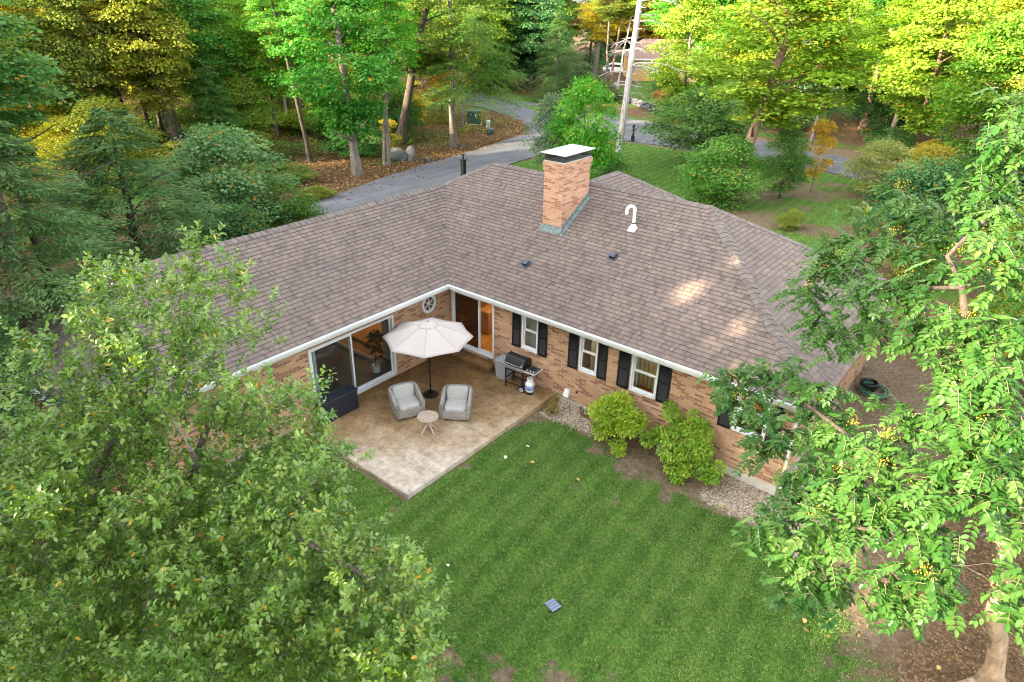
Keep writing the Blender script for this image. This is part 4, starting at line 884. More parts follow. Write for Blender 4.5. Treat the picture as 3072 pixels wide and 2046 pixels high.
# ------------------------------------------------------------------ along the driveway and road
lp = thing('lamp_post', 'black square lamp post with open lantern beside the driveway', 'lamp post', (-14.6, 16.5, 0))
mb = MB(); mb.bbox(-.13, .13, -.13, .13, 0, 1.55, .02)
for s in (-1, 1):
    for q in (-.06, .06): mb.box(q-.025, q+.025, s*.13-.008, s*.13+.008, .25, 1.45); mb.box(s*.13-.008, s*.13+.008, q-.025, q+.025, .25, 1.45)
mb.build('post', M['black'], lp); mb = MB(); mb.bbox(-.19, .19, -.19, .19, 1.55, 1.60, .015); mb.lathe([(.06, 1.6), (.045, 1.85), (.07, 1.86), (.17, 1.875), (.17, 1.90), (0, 1.91)], n=16); mb.build('cap', M['black'], lp, sm=True)
mb = MB()
for sx in (-.15, .15):
    for sy in (-.15, .15): mb.tube([(sx*.8, sy*.8, 1.9), (sx, sy, 2.42)], .012, 6)
mb.tube([(0, 0, 1.9), (0, 0, 2.2)], .02, 6); mb.lathe([(.24, 2.42), (.10, 2.56), (.03, 2.60), (.02, 2.68), (0, 2.70)], n=4); mb.build('lantern', M['black'], lp)
ml = thing('mailbox', 'black mailbox on a black post at the lawn edge by the road', 'mailbox', (-14.1, 36.7, 0), R_(25))
mb = MB(); mb.bbox(-.085, .085, -.085, .085, 0, 1.05, .01); mb.bbox(-.14, .14, -.14, .14, 0, .40, .015); mb.bbox(-.165, .165, -.165, .165, .40, .45, .01); mb.build('post', M['black'], ml)
mb = MB(); pr = [(-.1, 0), (.1, 0), (.1, .13)]+[(.1*math.cos(t), .13+.1*math.sin(t)) for t in np.linspace(.3, math.pi-.3, 6)]+[(-.1, .13)]; n = len(pr); mb.add([(a, yy, 1.12+b) for yy in (-.27, .27) for a, b in pr], [(i, (i+1) % n, n+(i+1) % n, n+i) for i in range(n)]+[tuple(range(n)), tuple(range(n, 2*n))[::-1]]); bo = mb.build('box', M['black'], ml)
mb = MB(); mb.box(-.02, .02, -.27, .27, 1.05, 1.118); mb.tube([(.0, .2, .75), (.34, .2, 1.12), (.30, .2, 1.40)], .03, 6); mb.build('bracket', M['black'], ml); mb = MB(); mb.box(.102, .112, -.2, -.05, 1.2, 1.36); mb.build('flag', M['rust'], ml)
M['boxgreen'] = plain('utility_green', (.022, .06, .042), .5, var=.15); M['palegreen'] = plain('pale_green', (.42, .52, .46), .5, var=.08)
tr = thing('transformer_box', 'dark green utility cabinet under the hemlock beside the road', 'utility box', (-28.9, 33.4, .05), R_(42))
mb = MB(); mb.bbox(-.62, .62, -.5, .5, .06, 1.12, .03); mb.build('body', M['boxgreen'], tr); mb = MB(); mb.bbox(-.67, .67, -.55, .55, 1.122, 1.2, .03); mb.build('lid', M['boxgreen'], tr); mb = MB(); mb.box(-.75, .75, -.62, .62, -.1, .058); mb.build('pad', M['conc'], tr)
mb = MB(); mb.box(.1, .17, -.512, -.503, .72, .95); mb.box(-.28, -.20, -.512, -.503, .85, .9); mb.build('sticker', M['white'], tr)
pd = thing('utility_pedestal', 'slim pale green utility pedestal near the leaf covered verge', 'utility pedestal', (-25.6, 31.6, 0), R_(38))
mb = MB(); mb.bbox(-.16, .16, -.12, .12, 0, .95, .02); mb.build('body', M['palegreen'], pd); mb = MB(); mb.box(-.1, .1, -.135, -.122, .2, .75); mb.build('cover', M['galv'], pd)
mb = MB(); mb.superell((0, 0, .22), (.30, .28, .30), .5); tag(mb.build('stone_block', M['boxgreen'], None, sm=True, loc=(-24.6, 30.7, 0)), 'low dark block standing in front of the pale green pedestal', 'block')
M['rock'] = plain('granite', (.085, .088, .09), .9, var=.4, sc=2.5, bump=.6)
def rock(mb, c, a, seed, rz=0):
    r = random.Random(seed); bm = bmesh.new(); bmesh.ops.create_icosphere(bm, subdivisions=2, radius=1)
    cuts = [(Vector((r.gauss(0, 1), r.gauss(0, 1), r.gauss(0, .7))).normalized(), r.uniform(.55, .9)) for _ in range(9)]
    for v in bm.verts:
        for nn, d in cuts:
            q = v.co.dot(nn)
            if q > d: v.co -= nn*(q-d)
        v.co = Vector((v.co.x*a[0], v.co.y*a[1], v.co.z*a[2]))
    mb.bm(bm, Matrix.Translation(c) @ Matrix.Rotation(rz, 4, 'Z'))
mb = MB(); rock(mb, (0, 0, .30), (1.0, .65, .62), 4, R_(40)); rock(mb, (.75, .75, .35), (.5, .4, .8), 9); tag(mb.build('boulder', M['rock'], None, loc=(-22.9, 18.3, 0)), 'large grey boulder in the leaf litter beside the driveway', 'boulder')
mb = MB(); rock(mb, (0, 0, .12), (.35, .28, .25), 6); tag(mb.build('boulder', M['rock'], None, loc=(-20.9, 19.5, 0)), 'small grey stone close to the driveway edge', 'stone')
mb = MB(); rock(mb, (0, 0, .2), (1.3, .7, .4), 12, R_(30)); tag(mb.build('boulder', M['rock'], None, loc=(-35.2, 53.9, 0)), 'flat dark stone on the far verge beyond the road bend', 'stone')
def stone_wall(label, pts, seed):
    r = random.Random(seed); mb = MB()
    for i in range(len(pts)-1):
        a, b = Vector(pts[i]), Vector(pts[i+1]); n = int((b-a).length/.30)
        for k in range(n):
            p = a.lerp(b, k/n)
            for lv in range(3):
                if lv == 2 and r.random() < .4: continue
                rock(mb, (p.x+r.uniform(-.15, .15), p.y+r.uniform(-.28, .28), .14+lv*.24), (r.uniform(.2, .38), r.uniform(.18, .34), r.uniform(.12, .2)), r.random(), r.uniform(0, 3))
    tag(mb.build('stone_wall', M['rock']), label, 'stone wall')
stone_wall('dry stone wall along the far side of the road', [(-36.5, 63.4), (-31, 60.2), (-27.5, 57.2), (-22, 53.2), (-19, 51.5)], 3)

# neighbours
M['tan'] = plain('tan_clapboard', (.50, .29, .10), .8, var=.08); M['tanroof'] = plain('brown_roof', (.20, .125, .095), .9, var=.2)
nb = thing('neighbour_house', 'tan gabled house behind the bare white trunk across the road', 'house', (-37.0, 75.5, -.3), R_(38))
mb = MB(); mb.box(0, 11, 0, 8, 0, 3.3); mb.build('wall', M['tan'], nb)
mb = MB(); mb.add([(-.4, -.4, 3.25), (11.4, -.4, 3.25), (11.4, 8.4, 3.25), (-.4, 8.4, 3.25), (1.9, 4, 5.6), (9.2, 4, 5.6)], [(0, 1, 5, 4), (1, 2, 5), (2, 3, 4, 5), (3, 0, 4), (3, 2, 1, 0)]); mb.build('roof', M['tanroof'], nb)
mb = MB(); mb.box(-.42, 11.42, -.43, -.40, 3.08, 3.28); mb.build('fascia', M['white'], nb)
for wx in (3.1, 5.6, 8.2):
    mb = MB(); mb.box(wx-.55, wx+.55, -.06, -.003, .75, 2.5); wf = mb.build('window', M['frame'], nb); mb = MB()
    for i in range(4):
        for j in range(5): mb.box(wx-.46+i*.24, wx-.46+i*.24+.19, -.068, -.061, .84+j*.33, .84+j*.33+.27)
    mb.build('pane', M['dark'], wf)
wh_ = thing('white_house', 'white clapboard house glimpsed behind the birch across the road', 'house', (-13.5, 78.5, 0), R_(40))
M['wsid'] = plain('white_siding', (.72, .75, .80), .7, var=.04)
mb = MB(); mb.box(0, 9, 0, 7, 0, 3.4); mb.build('wall', M['wsid'], wh_); mb = MB(); mb.add([(-.3, -.3, 3.4), (9.3, -.3, 3.4), (9.3, 7.3, 3.4), (-.3, 7.3, 3.4), (-.3, 3.5, 6), (9.3, 3.5, 6)], [(0, 1, 5, 4), (2, 3, 4, 5), (3, 0, 4), (1, 2, 5)]); mb.build('roof', M['vent'], wh_)
for wx in (2.0, 6.2): mb = MB(); mb.box(wx-.5, wx+.5, -.05, -.003, 1, 2.5); wf = mb.build('window', M['frame'], wh_); mb = MB(); mb.box(wx-.42, wx+.42, -.058, -.051, 1.08, 2.42); mb.build('pane', M['dark'], wf)
M['carwhite'] = plain('car_paint_white', (.78, .79, .80), .25, var=.02); M['carsilver'] = plain('car_paint_silver', (.42, .46, .52), .3, .4, var=.03); M['carglass'] = plain('car_glass', (.02, .025, .03), .1)
def car(label, x, y, rz, paint):
    c = thing('parked_car', label, 'car', (x, y, 0), rz)
    side = [(-2.2, .35), (2.2, .35), (2.25, .62), (2.1, .86), (1.05, .96), (.45, 1.40), (-1.15, 1.44), (-1.75, 1.02), (-2.2, .95)]; n = len(side); mb = MB(); mb.add([(a, yy*(1 if b < 1.1 else .82), b) for yy in (-.88, .88) for a, b in side], [(i, (i+1) % n, n+(i+1) % n, n+i) for i in range(n)]+[tuple(range(n)), tuple(range(n, 2*n))[::-1]]); b = mb.build('body', paint, c); b.modifiers.new('b', 'BEVEL').width = .06
    mb = MB()
    for s in (-1, 1): mb.add([(-1.6, s*.89, 1.0), (.95, s*.89, 1.0), (.42, s*.80, 1.34), (-1.1, s*.80, 1.37)], [(0, 1, 2, 3)])
    mb.add([(1.06, -.76, 1.0), (1.06, .76, 1.0), (.52, .68, 1.36), (.52, -.68, 1.36)], [(0, 1, 2, 3)]); mb.build('window', M['carglass'], c)
    for sx in (-1.35, 1.35):
        for s in (-1, 1): mb = MB(); mb.lathe([(0, -.1), (.28, -.1), (.33, -.06), (.33, .06), (.28, .1), (0, .1)], n=20, M=Matrix.Translation((sx, s*.80, .33)) @ Matrix.Rotation(R_(90), 4, 'X')); mb.build('wheel', M['black'], c, sm=True)
    return c
car('white car parked left of the tan house, seen between slim trunks', -43.5, 83.0, R_(20), M['carwhite'])
car('silver car on the road far back among the left trunks', -104, 55.2, R_(5), M['carsilver'])
# ------------------------------------------------------------------ foliage
def clump_leaves(rg, C, rxy, rz, n, size, asp=.42, up=.8):
    """n leaf cards on the shell of each flattened clump"""
    m = len(C); d = rdir(m*n, rg); d[:, 2] = np.abs(d[:, 2])*1.15-.25; rad = np.clip(rg.normal(.86, .2, m*n), .2, 1.2)
    P = np.repeat(C, n, 0)+d*rad[:, None]*np.stack([np.repeat(rxy, n)]*2+[np.repeat(rz, n)], -1)
    out = d*np.array([1, 1, .5]); D = out+rg.normal(0, .55, (m*n, 3))+np.array([0, 0, -.25]); N = np.array([0, 0, up])+d*.6+rg.normal(0, .35, (m*n, 3))
    L = rg.uniform(.65, 1.2, m*n)*size; V, F = cards(P, D, N, L, L*asp)
    cv = rg.uniform(.12, .72, m); v = np.clip(np.repeat(cv, n)+rg.normal(0, .17, m*n), 0, .95); v[rg.random(m*n) < .02] = .99
    return V, F, np.repeat(v, 4)
def crown_broad(seed, H, R, nclump, n, size, base=.25, flat=.55, rc=(.7, 1.25)):
    rg = np.random.default_rng(seed); C = []
    while len(C) < nclump:
        zf = rg.random(); prof = (math.sin(math.pi*min(1, zf*.86+.14))**.7)*(1-.25*zf)*(base+(1-base)*min(1, zf*3)); rr = R*prof*math.sqrt(rg.uniform(.12, 1)); a = rg.uniform(0, 6.283)
        p = np.array([rr*math.cos(a), rr*math.sin(a), zf*H])
        if all(np.abs((p-q)/np.array([1, 1, .6])).max() > .45*rc[0] for q in C): C.append(p)
        elif rg.random() < .02: C.append(p)
    C = np.array(C); rx = rg.uniform(*rc, len(C)); return clump_leaves(rg, C, rx, rx*flat, n, size)
def crown_hemlock(seed, H, R, nb, size=.21, droop=.35):
    rg = np.random.default_rng(seed); Ps, Ds, Ns, Ls, vs = [], [], [], [], []
    for k in range(nb):
        zf = (k+rg.random())/nb; a = rg.uniform(0, 6.283); L = R*(1-zf)**.75*rg.uniform(.65, 1.1)+.3; n = int(50+150*L/R); s = rg.uniform(.12, 1, n)**.8
        ax = np.array([math.cos(a), math.sin(a)]); sd = np.array([-ax[1], ax[0]]); w = (rg.random(n)-.5)*L*.55*(1-s*.55)
        x = ax[0]*s*L+sd[0]*w; y = ax[1]*s*L+sd[1]*w; z = zf*H+s*L*.16-droop*L*s*s+rg.normal(0, .06, n)-np.abs(w)*.15
        Ps.append(np.stack([x, y, z], -1)); Ds.append(np.stack([ax[0]+sd[0]*np.sign(w)*.8+rg.normal(0, .3, n), ax[1]+sd[1]*np.sign(w)*.8+rg.normal(0, .3, n), np.full(n, -.35)+rg.normal(0, .15, n)], -1))
        Ns.append(np.stack([rg.normal(0, .3, n), rg.normal(0, .3, n), np.ones(n)], -1)); Ls.append(size*rg.uniform(.6, 1.25, n)); vs.append(np.clip(rg.uniform(.1, .7)+rg.normal(0, .14, n), 0, .95))
    P, D, N, L, v = map(np.concatenate, (Ps, Ds, Ns, Ls, vs)); V, F = cards(P, D, N, L, L*.16); return V, F, np.repeat(v, 4)
def mesh_of(name, t): V, F, v = t; return npmesh(name, V, F, {'v': v, 'tint': np.ones((len(V), 3))}, [M['leaf']])
RAW = {'tall': [crown_broad(s, 10, 3.6, 105, 210, .215) for s in (1, 2, 3)], 'round': [crown_broad(s, 4.6, 2.4, 64, 230, .15, .55) for s in (4, 5)],
       'sap': [crown_broad(s, 3.2, .95, 28, 90, .13, .5, .5, (.3, .55)) for s in (6, 7)], 'bush': [crown_broad(s, 1.7, 1.3, 44, 190, .085, .8, .6, (.3, .5)) for s in (8, 9)],
       'hem': [crown_hemlock(s, 11, 4.2, 210) for s in (10, 11)]}
KIND = {k: [mesh_of('crown', t) for t in v] for k, v in RAW.items()}
DIM = {'tall': (3.6, 10), 'round': (2.4, 4.6), 'sap': (.95, 3.2), 'bush': (1.3, 1.7), 'hem': (4.2, 11)}
_ct = [0]
def trunk_path(h, lean, seed, n=9):
    r = random.Random(seed); return [(lean[0]*(i/n)**1.2+r.gauss(0, .035)*h*.12*(i > 0), lean[1]*(i/n)**1.2+r.gauss(0, .035)*h*.12*(i > 0), h*i/n-.15*(i == 0)) for i in range(n+1)]
def limbs(mb, path, rad, zs, length, n, seed, upw=.45):
    r = random.Random(seed)
    for k in range(n):
        f = zs[0]+(zs[1]-zs[0])*(k+r.random()*.6)/n; i = min(len(path)-2, int(f*(len(path)-1))); q = f*(len(path)-1)-i
        p = Vector(path[i]).lerp(Vector(path[i+1]), q); a = r.uniform(0, 6.283); L = length*r.uniform(.6, 1.1)*(1-.45*f); d = Vector((math.cos(a), math.sin(a), upw+r.uniform(-.2, .3)))
        pts = [p+d*L*t+Vector((r.gauss(0, .05), r.gauss(0, .05), r.gauss(0, .04)))*L*(t > 0) for t in (0, .3, .6, 1)]; r0 = rad*(1-.7*f)*.42; mb.tube(pts, [r0, r0*.75, r0*.5, r0*.2], 6)
def tree(label, cat, x, y, kind, cr, z0, z1, col, rt=.2, bark='bark', h=None, lean=(0, 0), off=(0, 0), group=None, name='tree', nl=8, trunk=True, sq=1.0):
    _ct[0] += 1; i = _ct[0]
    if kind == 'tall': z1 = min(z1, 11.8)
    t = thing(name, label, cat, (x, y, gz(x, y)), 0, group); h = h or (z0+(z1-z0)*.8)
    if trunk:
        p = trunk_path(h, lean, i); mb = MB(); n = len(p)-1
        mb.tube(p, [rt*(1.45 if k == 0 else 1.0)*(1-.62*k/n) for k in range(n+1)], 10)
        limbs(mb, p, rt, (max(.12, z0/h*.8), .95), cr*.95, nl, i); mb.build('trunk', M[bark], t, sm=True)
    ms = KIND[kind]; c = link('crown', ms[i % len(ms)], t, (off[0]+lean[0]*.6*(h > 0), off[1]+lean[1]*.6, z0)); d = DIM[kind]
    c.scale = (cr/d[0], cr/d[0]*sq, (z1-z0)/d[1]); c.rotation_euler = (0, 0, i*2.4); c.color = (*[min(.6, q*(1.3 if x < -20 else 1.12)) for q in col], 1)  # crown colours raised, most in the left wood, to make up for dim light
    return t
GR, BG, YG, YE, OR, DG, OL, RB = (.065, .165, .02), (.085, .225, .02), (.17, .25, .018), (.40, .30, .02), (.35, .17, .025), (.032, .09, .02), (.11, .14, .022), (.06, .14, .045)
gF, gM, gR = 'trees of the wood left of the driveway', 'trees around the driveway', 'trees across the road'
# --- beside the driveway
tree('tall maple with pale straight trunk standing closest to the driveway', 'tree', -21.5, 13.7, 'tall', 3.7, 2.6, 13, (.055, .165, .022), .29, h=13, lean=(-.9, -.2), group=gM, nl=12)
tree('thin dark trunked tree with a high crown left of the driveway maple', 'tree', -26.9, 13.9, 'tall', 2.3, 7, 14, GR, .16, 'bark_dk', 13, (-1.6, -.6), group=gM)
t2 = tree('twin stemmed grey tree directly left of the large boulder', 'tree', -22.4, 16.9, 'tall', 2.6, 5, 13, BG, .17, h=12, lean=(.8, .5), group=gM)
mb = MB(); pth = trunk_path(11, (-.7, .9), 77); mb.tube([(a+.35, b, c) for a, b, c in pth], [.14*(1-.06*k) for k in range(len(pth))], 8); mb.build('second_trunk', M['bark'], t2, sm=True)
tree('stout dark oak behind the boulder leaning right over the road', 'tree', -26.9, 22.5, 'tall', 3.3, 5.2, 14, (.10, .14, .02), .36, 'bark_dk', 14, (2.8, 2.4), group=gM, nl=12)
tree('big feathery hemlock on the leaf litter, with a bare lower trunk', 'hemlock', -23.3, 24.8, 'hem', 4.6, 3.2, 14, (.065, .125, .02), .27, 'bark', 14, off=(1.2, 1.2), group=gM, name='hemlock_tree')
tree('slender tree between the hemlock trunk and the green utility cabinet', 'tree', -27.8, 30.6, 'round', 2.2, 5, 11, OL, .16, 'bark', 11, group=gM)
tree('yellow leaved sapling left of the big hemlock trunk', 'sapling', -29.8, 27.0, 'sap', 1.1, .8, 4.2, YE, .04, group=gM, name='sapling')
tree('yellow sapling low beside the stout dark oak', 'sapling', -25.2, 19.8, 'sap', .75, .4, 2.6, YE, .03, group=gM, name='sapling')
tree('dark dense shrub between the driveway maple and the twin stems', 'shrub', -25.8, 17.2, 'bush', 2.4, .1, 2.7, DG, trunk=False, group=gM, name='shrub')
tree('dark low yew left of the hemlock trunk under its boughs', 'shrub', -28.6, 23.6, 'bush', 2.0, .1, 3.4, DG, trunk=False, group=gM, name='shrub')
tree('drooping hemlock at the far road bend, right of the big hemlock', 'hemlock', -33.0, 52.0, 'hem', 3.6, .4, 9, (.06, .105, .028), .2, group=gM, name='hemlock_tree')
tree('broad olive shrub on the bank beyond the road bend', 'shrub', -29.5, 55.0, 'bush', 3.0, .1, 2.2, (.075, .09, .035), trunk=False, group=gM, name='shrub')
# --- bare dead trunk
sn = thing('dead_tree', 'tall bare white dead trunk with broken side branches on the front lawn', 'dead tree', (-11.2, 29.5, 0)); mb = MB()
sp = [(0, 0, -.1), (.02, 0, .4), (.1, .02, 2), (.22, .05, 4), (.36, .05, 6.5), (.5, .1, 9), (.62, .1, 11.5), (.7, .1, 14)]; mb.tube(sp, [.42, .27, .245, .225, .205, .19, .17, .14], 12); mb.build('trunk', M['snag'], sn, sm=True)
mb = MB(); r = random.Random(8); rgt = Vector((.78, .62, 0)); fw = Vector((-.62, .78, 0))
for k, z in enumerate([4.4+7.2*r.random()**.9 for _ in range(24)]):
    side = (1 if r.random() < .68 else -1); d = (rgt*side+fw*r.uniform(-.7, .7)).normalized(); L = r.choice((.7, 1.2, 1.8, 2.4, 2.9, 3.3))*r.uniform(.8, 1.1)*(1 if side > 0 else .75); p = Vector((np.interp(z, [c[2] for c in sp], [c[0] for c in sp]), .05, z))
    pts = [p+d*L*t+Vector((0, 0, .10*L*math.sin(2.2*t)-.16*L*t*t*(1+.6*r.random())))+Vector((r.gauss(0, .02), r.gauss(0, .02), 0)) for t in np.linspace(0, 1, 8)]; mb.tube(pts, list(np.linspace(.05, .012, 8)), 6)
    for q in range(5): a = pts[2+q]; e = d*r.uniform(.3, .8)+rgt.cross(Vector((0, 0, 1)))*r.uniform(-.7, .7)+Vector((0, 0, r.uniform(-.55, .15))); mb.tube([a, a+e*.5, a+e], [.017, .011, .005], 5)
for q in range(26):
    z = r.uniform(3.2, 11.5); a_ = r.uniform(0, 6.28); p = Vector((np.interp(z, [c[2] for c in sp], [c[0] for c in sp]), .05, z)); L = r.uniform(.3, .7); mb.tube([p, p+Vector((math.cos(a_), math.sin(a_), r.uniform(-.2, .4)))*L], [.04, .018], 5)
mb.build('branch', M['snag'], sn, sm=True)
# --- behind the chimney and on the front lawn
tree('fresh green young tree rising just behind the chimney', 'tree', -8.8, 21.0, 'round', 2.25, .5, 6.1, (.075, .215, .018), .1, group=gM, sq=1)
tree('greyish loose young tree left of the fresh green one behind the chimney', 'tree', -11.6, 21.8, 'round', 1.7, .8, 5.0, (.09, .14, .075), .08, group=gM)
tree('low bright shrub at the foot of the bare white trunk', 'shrub', -8.6, 24.6, 'bush', 1.2, .05, 1.5, (.09, .19, .04), trunk=False, group=gM, name='shrub')
tree('dark green oak with a pale trunk on the right of the front lawn', 'tree', -6.3, 32.3, 'round', 3.6, 1.1, 5.0, (.075, .15, .03), .2, group=gM)
tree('huge sunlit oak with a leaning brown trunk at the lawn edge', 'tree', -.1, 24.0, 'tall', 5.0, 4.4, 13.5, YG, .32, 'bark_red', 15, (1.6, 3.4), group=gM, nl=12)
tree('bushy light green tree wrapped round the foot of the leaning oak', 'tree', -.6, 23.4, 'round', 2.3, .1, 3.7, (.085, .19, .028), .1, group=gM)
tree('small dark leaved tree right of the bushy light green one', 'tree', 1.6, 27.2, 'round', 1.5, .5, 4.0, (.07, .145, .03), .07, 'bark_dk', group=gM)
tree('orange and yellow sapling at the near edge of the road', 'sapling', 2.6, 29.9, 'sap', .85, .9, 4.6, (.36, .22, .02), .035, group=gM, name='sapling')
tree('pale yellowish shrub right of the orange sapling', 'shrub', 6.0, 31.5, 'round', 1.9, .3, 3.2, (.26, .28, .09), .05, group=gM)
tree('yellow green leaning shrub near the right end of the roof', 'shrub', 4.2, 21.4, 'bush', .8, .05, 1.0, (.16, .19, .03), trunk=False, group=gM, name='shrub')
tree('thin white stemmed birch across the road, behind the orange sapling', 'birch', -2.7, 46.6, 'round', 2.2, 4.6, 11, YG, .13, 'bark', 12, (1.1, .8), group=gR, name='birch_tree')
# --- across the road, right side
tree('reddish forked trunk tree deep in shade across the road', 'tree', -1.3, 57.2, 'tall', 3.6, 6, 15, GR, .28, 'bark_red', 14, group=gR)
tree('grey trunk tree right of the reddish fork across the road', 'tree', 4.5, 60.5, 'tall', 4.2, 4.4, 14, (.13, .21, .02), .28, 'bark', 14, group=gR)
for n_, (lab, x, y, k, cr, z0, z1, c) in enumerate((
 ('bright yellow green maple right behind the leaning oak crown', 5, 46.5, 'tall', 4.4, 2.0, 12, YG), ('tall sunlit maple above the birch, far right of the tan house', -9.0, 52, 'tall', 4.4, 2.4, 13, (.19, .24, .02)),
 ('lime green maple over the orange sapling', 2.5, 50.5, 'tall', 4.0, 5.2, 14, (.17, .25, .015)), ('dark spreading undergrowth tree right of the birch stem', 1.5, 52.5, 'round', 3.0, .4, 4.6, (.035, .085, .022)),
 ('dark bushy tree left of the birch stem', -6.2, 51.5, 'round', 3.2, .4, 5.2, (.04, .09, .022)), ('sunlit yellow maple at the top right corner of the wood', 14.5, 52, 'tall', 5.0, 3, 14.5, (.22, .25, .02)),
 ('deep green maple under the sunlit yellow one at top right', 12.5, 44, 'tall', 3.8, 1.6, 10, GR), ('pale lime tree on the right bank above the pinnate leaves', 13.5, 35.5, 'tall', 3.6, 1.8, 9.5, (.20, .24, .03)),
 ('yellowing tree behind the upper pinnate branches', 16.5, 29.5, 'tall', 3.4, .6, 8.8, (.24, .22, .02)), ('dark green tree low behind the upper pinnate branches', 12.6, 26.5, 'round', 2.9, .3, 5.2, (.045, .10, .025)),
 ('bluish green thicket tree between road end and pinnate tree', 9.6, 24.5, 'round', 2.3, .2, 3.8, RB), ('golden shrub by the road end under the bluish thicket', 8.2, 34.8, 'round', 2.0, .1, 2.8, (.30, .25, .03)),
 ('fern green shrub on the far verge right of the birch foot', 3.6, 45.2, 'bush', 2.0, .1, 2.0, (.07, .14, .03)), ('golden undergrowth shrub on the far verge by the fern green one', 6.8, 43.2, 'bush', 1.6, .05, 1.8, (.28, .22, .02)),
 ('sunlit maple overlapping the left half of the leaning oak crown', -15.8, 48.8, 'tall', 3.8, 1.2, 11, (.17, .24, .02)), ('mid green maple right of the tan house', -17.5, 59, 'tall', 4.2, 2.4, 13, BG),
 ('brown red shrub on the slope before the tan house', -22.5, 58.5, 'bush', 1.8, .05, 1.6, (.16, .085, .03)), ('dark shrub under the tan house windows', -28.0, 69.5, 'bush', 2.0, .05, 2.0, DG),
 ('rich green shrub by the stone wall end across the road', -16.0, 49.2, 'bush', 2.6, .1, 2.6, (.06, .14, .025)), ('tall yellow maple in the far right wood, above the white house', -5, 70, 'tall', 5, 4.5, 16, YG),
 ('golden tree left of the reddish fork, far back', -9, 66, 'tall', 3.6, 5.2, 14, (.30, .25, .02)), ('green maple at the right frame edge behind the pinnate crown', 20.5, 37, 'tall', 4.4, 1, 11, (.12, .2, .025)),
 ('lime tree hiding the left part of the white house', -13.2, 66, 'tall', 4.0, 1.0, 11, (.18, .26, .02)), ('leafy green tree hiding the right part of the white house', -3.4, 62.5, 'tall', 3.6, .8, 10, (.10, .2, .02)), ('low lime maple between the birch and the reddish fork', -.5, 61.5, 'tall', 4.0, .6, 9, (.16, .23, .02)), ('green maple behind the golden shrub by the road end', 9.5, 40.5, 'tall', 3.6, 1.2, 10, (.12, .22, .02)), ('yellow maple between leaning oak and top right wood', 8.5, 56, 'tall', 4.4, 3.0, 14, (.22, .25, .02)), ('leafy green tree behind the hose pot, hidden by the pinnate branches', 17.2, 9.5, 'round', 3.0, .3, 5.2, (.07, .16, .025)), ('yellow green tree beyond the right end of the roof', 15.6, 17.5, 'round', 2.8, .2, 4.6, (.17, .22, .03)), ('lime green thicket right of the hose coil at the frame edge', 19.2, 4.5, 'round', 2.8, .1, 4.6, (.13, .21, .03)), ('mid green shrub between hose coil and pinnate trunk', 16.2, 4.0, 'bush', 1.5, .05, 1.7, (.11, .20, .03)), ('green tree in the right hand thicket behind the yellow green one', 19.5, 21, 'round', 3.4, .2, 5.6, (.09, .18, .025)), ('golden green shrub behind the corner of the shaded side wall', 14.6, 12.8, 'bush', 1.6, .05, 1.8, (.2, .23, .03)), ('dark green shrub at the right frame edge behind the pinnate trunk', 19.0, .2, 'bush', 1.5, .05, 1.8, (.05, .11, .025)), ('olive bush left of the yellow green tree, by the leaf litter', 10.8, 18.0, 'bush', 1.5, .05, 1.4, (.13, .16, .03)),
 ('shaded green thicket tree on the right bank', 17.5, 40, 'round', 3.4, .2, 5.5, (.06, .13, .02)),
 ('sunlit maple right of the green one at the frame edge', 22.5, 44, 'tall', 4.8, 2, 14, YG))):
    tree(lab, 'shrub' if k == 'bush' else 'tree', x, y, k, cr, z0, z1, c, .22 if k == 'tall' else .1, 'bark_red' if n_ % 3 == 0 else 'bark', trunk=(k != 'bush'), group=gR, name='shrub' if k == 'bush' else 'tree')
# --- trunks left of the tan house
for lab, x, y, rt, bk, c, cr, z0, ln in (('thick grey trunk left of the tan house, with golden leaves', -36.4, 64.7, .36, 'bark', (.34, .26, .02), 3.2, 5.6, (1.2, .9)), ('straight slim trunk second from the thick grey one', -33.6, 63.5, .17, 'bark', OL, 2.4, 8, (-.3, 0)),
 ('slim leaning trunk between two others by the stone wall', -33.9, 65.2, .17, 'bark_red', (.20, .20, .02), 2.2, 8.4, (1.2, .5)), ('mossy pale thin trunk nearest the tan house', -33.2, 65.7, .12, 'birch', YG, 2.0, 8.6, (1.6, 1.0))):
    tree(lab, 'tree', x, y, 'tall', cr, z0, 14.5, c, rt, bk, 14, ln, group=gR)
for lab, x, y, k, cr, z0, z1, c in (('dark conifer behind the slim trunks by the tan house', -41, 71, 'hem', 3.4, .3, 9, DG), ('dense green maple above the tan house roof', -36, 86, 'tall', 5.2, 5, 17, BG), ('tall maple left of the dark conifer, beyond the road bend', -46, 66, 'tall', 4.6, 2, 14, (.05, .14, .035)),
 ('blue green maple rising behind the drooping hemlock', -40, 57, 'tall', 4.2, 1.8, 12, (.05, .12, .04)), ('bushy grey green tree on the bank right of the hemlock', -35.5, 57.5, 'round', 3.0, .3, 4.8, (.07, .115, .05)), ('broad dark maple in the middle distance above the hemlock', -44, 50.5+6, 'tall', 4.4, 3, 14, (.045, .12, .028))):
    tree(lab, 'tree', x, y, k, cr, z0, z1, c, .22, 'bark_dk', group=gR)
